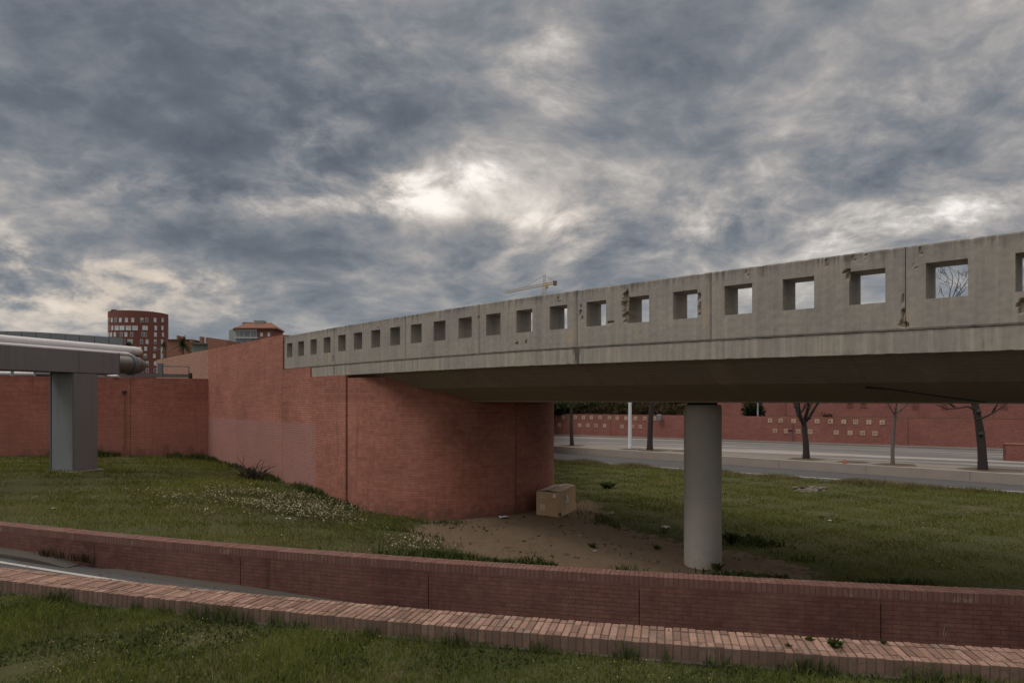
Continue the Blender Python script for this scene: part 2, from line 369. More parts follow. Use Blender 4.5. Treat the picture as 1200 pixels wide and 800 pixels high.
# lawn height field (linear RBF through surveyed points)
CP=[(-19.3,25.5,-2.14),(-15,26.6,-2.28),(-12.2,27.0,-2.5),(-13.2,20.7,-2.2),(-9.9,13.4,-2.40),(-16,16,-2.25),(-7.4,21.9,-2.70),(-5.9,20.2,-2.76),
 (-4.7,18.7,-2.95),(-2,17.4,-3.18),(.67,18.9,-3.1),(1.3,18.3,-3.15),(4.15,14.8,-3.53),(5,13.5,-3.5),(0,10.6,-3.05),(-3,11.5,-2.8),(4,9.5,-3.42),(8,8.7,-3.45),
 (2.27,37.8,-3.4),(18.5,24.7,-3.4),(10,31.5,-3.4),(8,22,-3.47),(12,16,-3.5),(2.5,27,-3.35),(-6,14.5,-2.65),(-30,20,-2.1),(22,10,-3.45),(20,20,-3.42),(-6,44,-3.4),(-30,60,-3.4),(26,18,-3.4)]
_P=np.array(CP); _D=np.linalg.norm(_P[:,None,:2]-_P[None,:,:2],axis=2); _W=np.linalg.solve(-_D+np.eye(len(_P))*.05,_P[:,2]-_P[:,2].mean())
def zl(x,y):
    z=zl_(x,y); d=np.asarray(y,float)-(9.74-.265*np.minimum(x,12)+.0075*np.minimum(x,12)**2)-.3
    lim=-2.56+.9*np.clip(d-.2,0,5); return np.minimum(z,lim)
def zl_(x,y):
    x=np.asarray(x,float); y=np.asarray(y,float)
    d=np.sqrt((x[...,None]-_P[:,0])**2+(y[...,None]-_P[:,1])**2+.05)
    return (-d*_W).sum(-1)+_P[:,2].mean()
def zl1(x,y): return float(zl(np.array([x]),np.array([y]))[0])
def onlawn(px,py):
    Y=15.0
    lo,hi=8.0,45.0
    for _ in range(50):
        Y=(lo+hi)/2; y=HZ-F*zl1((px-600)/F*Y,Y)/Y
        if y>py: lo=Y
        else: hi=Y
    return Vector(((px-600)/F*Y,Y,zl1((px-600)/F*Y,Y)))
def Yk(x): return 5.89-.243*x+.0095*x*x            # kerb wall, front top edge
def Yb(x):                                          # barrier, front top edge
    if x>12: return Yb(12)+(x-12)*(-.08)
    return 9.74-.265*x+.0075*x*x
def Ye(x): return 37.8-.807*(x-2.27)                # lawn / near-road edge
def zroad(x): return -3.05-(.022 if x<-4.16 else .05)*(max(-30,min(x,14))+4.16)
ZF=-2.13                                            # foreground lawn
def curve_pts(fn, x0, x1, n):
    return [Vector((x0+(x1-x0)*i/n, fn(x0+(x1-x0)*i/n))) for i in range(n+1)]
def resample(pts, step):
    out=[pts[0]]; acc=0
    for a,b in zip(pts,pts[1:]):
        L=(b-a).length
        while acc+L>=step:
            t=(step-acc)/L; a=a.lerp(b,t); out.append(a); L=(b-a).length; acc=0
        acc+=L
    return out
def offset(pts, d):
    out=[]
    for i,p in enumerate(pts):
        t=(pts[min(i+1,len(pts)-1)]-pts[max(i-1,0)]).normalized(); out.append(p+Vector((-t.y,t.x))*d)
    return out
def wall(pts, th, z0, z1, mb=None, u0=0.0, cap=True, side=1):
    """thick wall along a 2-D polyline; th is measured to the left of travel (negative = right); z0,z1 numbers or functions of index"""
    mb=mb or MB(); n=len(pts); B=offset(pts,th); u=[u0]
    for a,b in zip(pts,pts[1:]): u.append(u[-1]+(b-a).length)
    f0=z0 if callable(z0) else (lambda i:z0); f1=z1 if callable(z1) else (lambda i:z1)
    V=[]; 
    for i in range(n):
        for p,z in((pts[i],f0(i)),(pts[i],f1(i)),(B[i],f1(i)),(B[i],f0(i))): V.append((p.x,p.y,z))
    Fc=[];UV=[]
    for i in range(n-1):
        a=4*i;b=4*i+4
        Fc.append((a,b,b+1,a+1)); UV.append([(u[i],f0(i)),(u[i+1],f0(i+1)),(u[i+1],f1(i+1)),(u[i],f1(i))])
        Fc.append((a+1,b+1,b+2,a+2)); UV.append([(u[i],f1(i)),(u[i+1],f1(i+1)),(u[i+1],f1(i+1)+abs(th)),(u[i],f1(i)+abs(th))])
        Fc.append((a+2,b+2,b+3,a+3)); UV.append([(u[i],f1(i)),(u[i+1],f1(i+1)),(u[i+1],f0(i+1)),(u[i],f0(i))])
    for i in (0,n-1):
        a=4*i; Fc.append((a,a+1,a+2,a+3) if i==0 else (a+3,a+2,a+1,a)); UV.append([(0,f0(i)),(0,f1(i)),(abs(th),f1(i)),(abs(th),f0(i))][::(1 if i==0 else -1)])
    if th<0: Fc=[f[::-1] for f in Fc]; UV=[w[::-1] for w in UV]
    mb.mesh(V,[tuple(reversed(f)) for f in Fc],.5,[list(reversed(w)) for w in UV]); return mb

# ------------------------------------------------------------------ ground, roads
def grid_sheet(name, fx, nx, ny, fz, mat, x0, x1, tint=None, kind='structure'):
    """sheet between two curves Y=fx(x)[0..1]"""
    xs=np.linspace(x0,x1,nx); V=[];
    lo=np.array([fx(x)[0] for x in xs]); hi=np.array([fx(x)[1] for x in xs])
    T=np.linspace(0,1,ny)
    X=np.repeat(xs[None,:],ny,0); Y=lo[None,:]+(hi-lo)[None,:]*T[:,None]; Z=fz(X,Y)
    V=np.stack([X,Y,Z],-1).reshape(-1,3)
    i=np.arange((ny-1)*(nx-1)); r=i//(nx-1); c=i%(nx-1); a=r*nx+c
    q=np.stack([a,a+1,a+1+nx,a+nx],1).ravel()
    tv=tint(X,Y).ravel() if tint else np.full(len(V),0.0)
    o=fast_mesh(name,V,q,np.full(len(i),4),tv,mat,kind)
    o.data.polygons.foreach_set('use_smooth',[True]*len(o.data.polygons)); return o
DIRT=[onlawn(*p) for p in [(470,624),(500,614),(515,604),(575,598),(640,588),(690,586),(706,598),(708,610),(770,628),(812,642),(868,648),(925,660),(952,670)]]
DIRT=[(p.x,p.y) for p in DIRT]+[(4.6,10.5),(1.4,11.2),(-.9,13.6)]
def poly_sd(X,Y,poly):
    inside=np.zeros(X.shape,bool); d=np.full(X.shape,1e9); n=len(poly)
    for i in range(n):
        x1,y1=poly[i];x2,y2=poly[(i+1)%n]
        cond=((y1>Y)!=(y2>Y)); xi=(x2-x1)*(Y-y1)/((y2-y1)+1e-12)+x1; inside^=(cond&(X<xi))
        t=np.clip(((X-x1)*(x2-x1)+(Y-y1)*(y2-y1))/((x2-x1)**2+(y2-y1)**2),0,1)
        d=np.minimum(d,np.hypot(X-x1-t*(x2-x1),Y-y1-t*(y2-y1)))
    return np.where(inside,d,-d)
def dirt(X,Y): return np.clip(.5+poly_sd(X,Y,DIRT)*.75,0,1)
grid_sheet('lawn',lambda x:(Yb(x)+.15,Ye(x)),260,240,lambda X,Y:zl(X,Y)+.012*np.sin(X*3.1+Y*2.3)+.012*np.sin(X*1.7-Y*3.7),M['ground'],-34,26,dirt)
grid_sheet('foreground_lawn',lambda x:(-14,Yk(x)-.004),80,120,lambda X,Y:ZF+.012*np.sin(X*4.1+Y*3.3)+.012*np.sin(X*2.7-Y*4.7)-.01,M['ground'],-24,20)
def sheet(name, pts, z, mat):
    mb=MB(); mb.face([(p[0],p[1],z if len(p)<3 else p[2]) for p in pts]); o=mb.build(name,mat); o['kind']='structure'; return o
sheet('ground',[(-2500,-2500),(2500,-2500),(2500,2500),(-2500,2500)],-4.6,M['earth'])
grid_sheet('ramp_road',lambda x:(Yk(x)+.3,Yb(x)+.1),90,12,lambda X,Y:np.vectorize(zroad)(X),M['asphalt'],-24,20)
# upper ground behind the tall walls (level with the bridge deck)
dD=path(S_JOINT407,6.9); dj=path(S_JOINT407,.3)
lw0=Vector((PC.x,PC.y)); lw1=Vector((-19.3,25.7)); lwd=(lw1-lw0).normalized(); lw2=lw0+lwd*42
upz=.45
ug=[path(s,.2) for s in (15.5,18,21,S_COR)]+[lw0+Vector((-.3,.3)), lw2+Vector((0,.3))]+[Vector((-600,20)),Vector((-600,900)),Vector((60,900)),dD]
sheet('upper_ground',[(p.x,p.y) for p in ug],upz,M['earth'])
# near road, median, far road
def line2(a,b,x0,x1):
    d=(Vector(b)-Vector(a)); return [Vector(a)+d*((x-a[0])/d.x) for x in (x0,x1)]
LE=line2((2.27,37.8),(18.5,24.7),-40,60); LW=line2((2.65,44.2),(20.5,27.3),-45,60)
MF=line2((2.88,48.0),(21.96,29.3),-45,60); FW=line2((3.53,59.5),(30,41.9),-45,85)
def strip(name,A,B,z,mat): return sheet(name,[(p.x,p.y) for p in (A[0],A[1],B[1],B[0])],z,mat)
sheet('near_road',[(LE[0].x,LE[0].y-.6),(LE[1].x,LE[1].y-.6),(LW[1].x,LW[1].y+.1),(LW[0].x,LW[0].y+.1)],-3.425,M['asphalt'])
def along(A, d0, d1, z, mat, name, t0=0, t1=1):
    t=(A[1]-A[0]).normalized(); n=Vector((-t.y,t.x)); a=A[0].lerp(A[1],t0); b=A[0].lerp(A[1],t1)
    return sheet(name,[(q.x,q.y) for q in (a+n*d0,b+n*d0,b+n*d1,a+n*d1)],z,mat)
along(LE,.75,.9,-3.421,M['line'],'road_edge_line')
lwm=MB()
lwp=[LW[0].lerp(LW[1],i/36) for i in range(37)]
for a,b in zip(lwp,lwp[1:]):
    t=(b-a).normalized(); wall([a,b-t*.012],.26,-3.5,-3.0,lwm)
o=lwm.build('median_edge_wall',M['lowwall']); tag(o,'low pale concrete wall edging the tree-lined median','low wall')
sheet('median',[(p.x,p.y) for p in (offset(LW,.24)[0],offset(LW,.24)[1],MF[1],MF[0])],-3.006,M['pave'])
mk=MB(); wall(list(MF),.14,-3.3,-3.0,mk); o=mk.build('median_far_kerb',M['kerbconc']); o['kind']='structure'
sheet('far_road',[(p.x,p.y) for p in (offset(MF,.1)[0],offset(MF,.1)[1],offset(FW,.1)[1],offset(FW,.1)[0])],-3.11,M['asphalt_far'])
FWo=offset(FW,-.7)
mk=MB(); wall(FWo,.75,-3.3,-3.0,mk); o=mk.build('far_pavement',M['kerbconc']); o['kind']='structure'
along(MF,.55,.68,-3.106,M['line'],'road_edge_line')
along(FW,-3.9,-3.75,-3.106,M['line'],'lane_line')
for i in range(24):
    along(MF,3.6,3.74,-3.106,M['line'],'lane_line',i/24,i/24+.018)

# ------------------------------------------------------------------ far retaining walls
def pline(A,px):       # where the sight line of column px crosses line A, in plan
    k=(px-600)/F; a,b=A; d=b-a; t=(k*a.y-a.x)/(d.x-k*d.y); return a+d*t
fr=empty('retaining_wall',(*pline(FW,900),-3.0),'long low red brick retaining wall with rows of cream tiles across the road','retaining wall')
mb=MB(); fts=[0]; L=(FW[1]-FW[0]).length
n=22
for i in range(n):
    a=FW[0].lerp(FW[1],i/n); b=FW[0].lerp(FW[1],(i+1)/n); t=(b-a).normalized(); wall([a,b-t*.03],.35,-3.15,-1.23,mb,u0=i*L/n)
mb.build('brickwork',M['farwall'],fr)
mb=MB(); q=offset(FW,.03); wall(q,.3,-3.15,-1.26,mb); mb.build('joint_backing',M['darkgap'],fr)
def wall_tile(px,py,A,parent,seed,faint=False):
    p=pline(A,px); t=(A[1]-A[0]).normalized(); n=Vector((t.y,-t.x)); z=(HZ-py)/F*p.y
    R=Matrix((Vector((t.x,t.y,0)),Vector((0,0,1)),Vector((n.x,n.y,0)))).transposed(); r=random.Random(seed)
    w=.30 if not faint else .42
    c=Vector((p.x,p.y,z)); nn=Vector((n.x,n.y,0)); tt=Vector((t.x,t.y,0)); up=Vector((0,0,1))
    mb=MB(); mb.box(c+nn*.012,(w,w,.03),R,bev=.006); tl=mb.build('tile',M['tile'] if not faint else M['upwall'],parent)
    mk=MB(); k=r.randrange(6); e=nn*.03
    segs={0:[((-.5,-.6),(-.5,.6)),((-.5,.6),(.5,.6)),((.5,.6),(.5,-.6))],1:[((0,-.6),(0,.6))],2:[((-.5,.6),(.5,.6)),((0,.6),(0,-.6))],
          3:[((-.5,0),(.5,0)),((0,-.5),(0,.5))],4:[((-.5,-.5),(.5,-.5)),((.5,-.5),(.5,.5)),((-.5,.5),(.5,.5)),((-.5,-.5),(-.5,.5))],5:[((-.5,-.6),(-.5,.6)),((-.5,.6),(.4,.5)),((.4,.5),(-.5,0)),((-.5,0),(.5,-.6))]}[k]
    for (x0,y0),(x1,y1) in segs:
        mk.bar(c+e+tt*(x0*w*.45)+up*(y0*w*.45),c+e+tt*(x1*w*.45)+up*(y1*w*.45),w*.13,.012)
    mk.build('tile_mark',M['tile_dark'],tl)
UL=[651,660.3,674.3,684,693,703.3,714.3,723.4,733.7,744.7,755.7,766.6]
for i,x in enumerate(UL): wall_tile(x,488.6+.012*(x-651)*1.2,FW,fr,i)
for i,x in enumerate([655.3,679.4,689,698.6,708.6,729,741,750.6]): wall_tile(x,497.6+.022*(x-655),FW,fr,50+i)
for i,x in enumerate([902.5,915,930,957.5,973.3,988.8,1002.8,1018.3,1033.8]): wall_tile(x,492.6+.016*(x-902),FW,fr,80+i)
for i,x in enumerate([908.3,921.2,935.5,949.5,980,996.2,1010.8,1025.3]): wall_tile(x,504.6+.027*(x-908),FW,fr,120+i)
# terrace and upper wall behind
UW=offset(FW,4.0); sheet('terrace',[(p.x,p.y) for p in (offset(FW,.3)[0],offset(FW,.3)[1],offset(FW,5)[1],offset(FW,5)[0])],-1.27,M['hill'])
ua=pline(UW,792); mb=MB(); seg=[ua.lerp(UW[1],i/10) for i in range(11)]
ur=empty('upper_retaining_wall',(*pline(UW,1000),-1.3),'taller red brick wall on the terrace above the tiled wall','retaining wall')
for i,(a,b) in enumerate(zip(seg,seg[1:])): t=(b-a).normalized(); wall([a,b-t*.03],.4,-1.4,2.2,mb,u0=i*7.1)
mb.build('brickwork',M['upwall'],ur)
for i,x in enumerate([996,1012,1072,1107,1176]): wall_tile(x,474.5 if x<1050 else 476,UW,ur,200+i,True)
# planted hillside left of the upper wall
hx=[Vector(offset(FW,.35)[0]),pline(offset(FW,.35),800)]
mb=MB(); mb.face([(hx[0].x,hx[0].y,-1.2),(hx[1].x,hx[1].y,-1.2),(hx[1].x+4,hx[1].y+7,1.2),(hx[0].x+4,hx[0].y+7,1.2)]); o=mb.build('hillside',M['hill']); o['kind']='structure'

# ------------------------------------------------------------------ foliage helpers
HILL=(hx[0],hx[1])
def leaf_cloud(mb, c, rad, n, size, seed, flat=.0):
    r=random.Random(seed); c=Vector(c)
    for _ in range(n):
        while True:
            p=Vector((r.uniform(-1,1),r.uniform(-1,1),r.uniform(-1,1)))
            if .3<p.length<1: break
        q=mn.noise(p*1.7+Vector((seed*3.1,0,0)))
        p*= (.78+.5*q); w=Vector((p.x*rad[0],p.y*rad[1],max(p.z,-.75)*rad[2]))+c
        a=Vector((r.gauss(0,1),r.gauss(0,1),r.gauss(0,.7))).normalized(); b=a.cross(Vector((r.gauss(0,1),r.gauss(0,1),r.gauss(0,1)))).normalized()
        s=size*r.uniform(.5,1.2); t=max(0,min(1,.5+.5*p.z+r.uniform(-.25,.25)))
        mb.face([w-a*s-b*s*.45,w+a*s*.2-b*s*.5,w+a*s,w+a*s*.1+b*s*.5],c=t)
def shrub(px,py,Y,rx,rz,mat,label,seed,group=None,n=700,sz=.13,base=None):
    p=at(px,py,Y)
    e=empty('shrub',(p.x,p.y,base if base is not None else p.z-rz),label,'shrub',group)
    mb=MB()
    for k in range(4):
        q=p+Vector((random.uniform(-.55,.55)*rx,random.uniform(-.3,.3)*rx,random.uniform(-.35,.3)*rz)); leaf_cloud(mb,q,(rx*.62,rx*.55,rz*.7),n//4,sz,seed*7+k)
    mb.build('foliage',mat,e)
    st=MB()
    b0=Vector(e.location)
    for k in range(5):
        d=p+Vector((random.uniform(-.5,.5)*rx,random.uniform(-.3,.3)*rx,random.uniform(0,.5)*rz)); st.tube([b0,b0.lerp(d,.5)+Vector((random.uniform(-.1,.1),0,.1)),d],[.04,.03,.012],5)
    st.build('stem',M['bark'],e)
shrub(889,481,51.6,1.5,1.0,M['shrub'],'round dark green bush on the terrace behind a pale pole',3,n=1500)
hs=[(655,478,2.0,'dark'),(678,476,1.6,'dry'),(700,477,1.7,'dark'),(722,474,1.8,'dry'),(748,477,1.5,'dark'),(770,475,1.6,'dark'),(785,478,1.1,'dry'),(640,470,2.2,'dry'),(712,470,1.8,'dark'),(760,468,2.0,'dry')]
lab=['dark green shrub above the tiled wall at the abutment edge','brown dry shrub above the wall behind the thin forked tree','dark green shrub on the slope between forked tree and lamp pole','dry brown shrub on the slope just beside the white lamp pole','dark green shrub on the slope between lamp pole and thick trunk','dark green shrub above the wall just past the thick trunk',
     'small dry shrub where the slope meets the upper wall','brown shrub higher on the slope beside the abutment','dark shrub higher on the slope near the white lamp pole','dry shrub higher on the slope above the thick trunk']
for i,(x,y,r,k) in enumerate(hs): shrub(x,y,59.2 if i<7 else 62,r,1.0,M['shrub'] if k=='dark' else M['shrub_dry'],lab[i],20+i,'shrubs on the slope above the wall',n=800,sz=.17)
shrub(968,486,48.2,.45,.3,M['shrub_dry'],'tiny dry plant growing on the tiled wall beside a tree',41,n=120,sz=.08)

# ------------------------------------------------------------------ bare street trees
def bare_tree(px,py,zb,label,h,r,lean=(0,0),fork=.45,seed=0,mat=None,spread=1.0,nb=4,Y=None,knot=False):
    Yd=(F*-zb)/(py-HZ); b=Vector(((px-600)/F*Yd,Yd,zb)); rr=random.Random(seed); mat=mat or M['bark']
    e=empty('bare_tree',b,label,'tree','bare pruned trees along the median')
    tk=MB(); top=b+Vector((lean[0],lean[1],h*fork)); pts=[];rad=[]
    for i in range(9):
        t=i/8; p=b.lerp(top,t)+Vector((math.sin(t*3+seed)*.05,math.cos(t*4+seed)*.05,0)); 
        if lean[0]: p.x=b.x+lean[0]*t**1.0+ .12*math.sin(t*3.1)
        pts.append(p); rad.append(r*(1.25 if i==0 else 1-.28*t)*(1+rr.uniform(-.06,.06)))
    pts[0].z-=.1; tk.tube(pts,rad,10)
    if knot:
        for k in range(6): 
            a=rr.uniform(0,6.28); q=pts[(3,5,6,7,6,5)[k]]+Vector((math.cos(a)*r*.7,math.sin(a)*r*.7,rr.uniform(-.15,.15))); tk.tube([q-Vector((0,0,.13)),q,q+Vector((0,0,.12))],[.05,.13,.05],7)
    tk.build('trunk',mat,e,angle=50)
    br=MB()
    def grow(p,d,L,rd,lev):
        n=5; P=[p]; R=[rd]; dd=d.copy()
        for i in range(n):
            dd=(dd+Vector((rr.uniform(-.3,.3),rr.uniform(-.3,.3),rr.uniform(-.06,.28)))).normalized(); P.append(P[-1]+dd*L/n); R.append(max(.006,rd*(1-.6*(i+1)/n)))
        br.tube(P,R,6 if lev<2 else 3,cap=False)
        if lev==0:       # pruning knuckle
            i=rr.randint(1,2); q=P[i]; br.tube([q-dd*.08,q,q+dd*.08],[rd*.8,rd*1.45,rd*.8],6)
        if lev<4:
            for k in range((4,3,3,2)[lev]):
                i=rr.randint(1 if lev else 2,n); a=Vector((rr.uniform(-1,1),rr.uniform(-1,1),rr.uniform(-.2,.9))).normalized()
                grow(P[i],(dd*.6+a*.9).normalized(),L*rr.uniform(.42,.66),R[i]*.62,lev+1)
    for k in range(nb):
        a=2*math.pi*(k+rr.uniform(-.3,.3))/nb; d=Vector((math.cos(a)*spread,math.sin(a)*spread,rr.uniform(.35,1.2))).normalized()
        grow(pts[-1]-Vector((0,0,rr.uniform(0,.45))),d,h*(1-fork)*rr.uniform(.5,.75),r*rr.uniform(.35,.55),0)
    br.build('branches',mat,e,smooth=True); return e
bare_tree(670.2,521.5,-3.0,'thin dark bare tree with forked top nearest the abutment',6.0,.13,fork=.42,seed=3,nb=3,spread=.8)
bare_tree(762.5,527,-3.0,'thick straight dark bare tree between lamp pole and column',6.5,.17,fork=.55,seed=5,nb=4)
bare_tree(943.5,537,-3.0,'dark bare tree with low curved branches in front of the tiles',5.6,.17,fork=.36,seed=8,nb=5,spread=.8)
bare_tree(1047.5,544,-3.0,'slender grey young bare tree on the median',5.4,.085,fork=.46,seed=11,mat=M['bark_grey'],nb=4,spread=.8)
bare_tree(1152,550,-3.0,'leaning thick dark bare tree with a knotted trunk',9.2,.175,lean=(-.62,.1),fork=.45,seed=14,nb=6,spread=.62,knot=True)
lt=[o for o in SC.objects if o.name.startswith('bare_tree') and o.parent is None][-1]; mb=MB()
for ch in ([(1145,492),(1153,489),(1163,484),(1174,477),(1184,468)],[(1142,480),(1134,476),(1122,478),(1110,479),(1098,474)],[(1163,484),(1166,478),(1171,470)],[(1120,478),(1112,472),(1104,468)]):
    mb.tube([at(x,y,29.0-.15*i) for i,(x,y) in enumerate(ch)],[.05,.04,.034,.026,.018][:len(ch)],6)
mb.build('low_branch',M['bark'],lt,smooth=True)
for i,(px,py,w) in enumerate([(670,521.8,1.4),(738,526,1.1),(765,527.3,1.6),(801,528,1.2),(945,537.5,1.4),(1001,541,1.2),(1050,544.3,1.5),(1163,550,2.0)]):
    Yd=F*3.0/(py-HZ); p=Vector(((px-600)/F*Yd,Yd)); mb=MB(); N=18
    mb.face([(p.x+math.cos(a)*w*.62*(1+.15*math.sin(3*a+i)),p.y+math.sin(a)*w*.55*(1+.15*math.sin(5*a+i)),-3.002) for a in [2*math.pi*k/N for k in range(N)]])
    o=mb.build('tree_pit_soil',M['earth']); o['kind']='structure'
# lamp poles
def pole(px,py,zb,h,r,name,label,cat,mat,arm=True):
    Yd=F*-zb/(py-HZ); b=Vector(((px-600)/F*Yd,Yd,zb)); e=empty(name,b,label,cat)
    mb=MB(); mb.tube([b,b+Vector((0,0,.25)),b+Vector((0,0,.26)),b+Vector((0,0,h))],[r*1.15,r*1.15,r,r*.75],14); mb.build('pole',mat,e,angle=40)
    mb=MB(); mb.box(b+Vector((0,0,.02)),(r*4,r*4,.04),bev=.01); mb.build('base_plate',M['rail'],e)
    if arm:
        mb=MB(); mb.tube([b+Vector((0,0,h-.05)),b+Vector((.35,.2,h+.1)),b+Vector((.7,.4,h+.12))],[r*.6,r*.55,r*.5],8); mb.build('arm',mat,e)
        mb=MB(); mb.box(b+Vector((.85,.5,h+.12)),(.5,.2,.1),bev=.03); mb.build('lamp_head',mat,e)
pole(738.3,526,-3.0,4.4,.12,'street_lamp','white lamp pole on the median beside a thick bare tree','street lamp',M['lampwhite'])
pole(888,488.2,-1.27,2.6,.055,'terrace_post','slim pale post standing in front of the round terrace bush','post',M['steel_light'],False)
# small marker post by tiled wall
p=pline(offset(FW,-.4),926); e=empty('marker_post',(p.x,p.y,-3.0),'small dark marker post in front of the tiled wall','post')
mb=MB(); mb.tube([(p.x,p.y,-3.0),(p.x,p.y,-2.25)],.035,8); mb.build('post',M['rail'],e); mb=MB(); mb.box((p.x,p.y,-2.2),(.32,.06,.14),bev=.01); mb.build('plate',M['bearing'],e)
# wall lantern at 772,488
p=pline(offset(FW,-.2),772); z=(HZ-489)/F*p.y; e=empty('wall_box',(p.x,p.y,z),'small blue grey box fixed to the far tiled wall','wall box')
mb=MB(); mb.box((p.x,p.y-.1,z),(.34,.22,.5),bev=.05); mb.build('housing',plain('bluegrey_box',(.16,.18,.22),.5),e); mb=MB(); mb.bar((p.x,p.y-.05,z+.1),(p.x,p.y+.25,z+.1),.06); mb.build('bracket',M['rail'],e)
# brick pier at right and its island
p0=at(1184,537.5,F*3.0/(537.5-HZ)); bm_=MB(); e=empty('brick_pier',(p0.x+.8,p0.y+.5,-3.0),'low square red brick pier at the far road edge','pier')
t=Vector((.707,-.707,0)); R=Matrix((t,Vector((.707,.707,0)),Vector((0,0,1)))).transposed()
w=MB(); c=Vector((p0.x+.75,p0.y+.4,0))
pts=[Vector((c.x,c.y))+Vector((t.x,t.y))*a+Vector((.707,.707))*b for a,b in((-.6,-.5),(.6,-.5),(.6,.5),(-.6,.5),(-.6,-.5))]
wall(pts,.12,-3.1,-2.31,w); w.build('brickwork',M['farwall'],e); w=MB(); w.box((c.x,c.y,-2.285),(1.24,1.04,.06),R,bev=.01); w.build('cap',M['upwall'],e)
p=at(989,547.2,F*3.1/(547.2-HZ)); k=pline(LW,989); e=empty('traffic_cone',(k.x+.1,k.y+.13,-3.0),'small red cone shaped scrap on the median edge wall','cone')
w=MB(); b=Vector(e.location); w.tube([b+Vector((0,0,.03)),b+Vector((0,0,.2))],[.08,.02],10); w.build('body',M['red'],e); w=MB(); w.box(b+Vector((0,0,.015)),(.18,.18,.03),bev=.008); w.build('base',M['red'],e)

# ------------------------------------------------------------------ bridge
BR=empty('concrete_bridge',(*path(4,3.1),-3.72),'grey concrete footbridge with square holes cut through its parapet','bridge')
CH=[]   # chips: s, v, rs, rv, depth, tint
def chip(px,py,rs,rv,dep,tn=.9):
    s=s_at(px); P=path(s); z=(HZ-py)/F*P.y; CH.append((s,ztop(s)-z,rs,rv,dep,tn))
sw=[k*PITCH for k in range(-12,21)]
chip(733.5,347,.06,.10,.06); chip(732,358,.07,.12,.07); chip(733,371,.065,.10,.06); chip(736.5,361,.05,.25,.05)
chip(819.5,349,.03,.07,.04); chip(820,361,.025,.12,.03); chip(680.5,359,.025,.05,.035); chip(680,367,.03,.06,.03); chip(714,378,.10,.018,.03); chip(682,373,.02,.05,.02)
for x,y,h in((968,309,.06),(990,306,.05),(999,302,.055),(1014,301,.06),(1077,294,.05),(1071,311,.02),(654,350,.05),(874,319,.04)): chip(x,y,.012,h,.02); chip(x+2,y+3,.025,.012,.012)
chip(994,322,.035,.07,.05); chip(992,318,.05,.02,.04); chip(1198,358,.05,.09,.05); chip(605.5,402.5,.04,.035,.03); chip(616.5,401,.04,.04,.03)
chip(557,353,.05,.10,.02); chip(561,372,.03,.05,.02); chip(443,384,.03,.03,.02)
chip(1058.5,352,.012,.12,.03); chip(1058.5,368,.022,.1,.04); chip(1058.5,380,.05,.05,.04)
chip(390,420,.03,.09,.03); chip(376,408,.06,.012,.0,.25); chip(370,424,.28,.16,.0,.25); chip(386,420,.20,.2,.0,.2)
RU=[]
for x,y,rs,rv in((1062,372,.10,.22),(827,372,.10,.30),(669,396,.14,.20),(746,392,.05,.14),(680,392,.05,.2)): chip(x,y,rs,rv,.0,.2)
def chipfield(s,v):
    d=0.0;t=.5
    for cs,cv,rs,rv,dep,tn in CH:
        if abs(s-cs)>rs*2 or abs(v-cv)>rv*2: continue
        q=math.hypot((s-cs)/rs,(v-cv)/rv)+.55*mn.noise((s*18,v*18,cs*3))+.25*mn.noise((s*50,v*50,cs))
        if q<1:
            k=min(1,(1-q)*3)
            d=max(d,dep*k)
            if tn>.5: t=max(t,.5+.45*k)
            else: t=min(t,.5-(.5-tn)*k) if t<=.5 else t
    return d,t
TK=.44
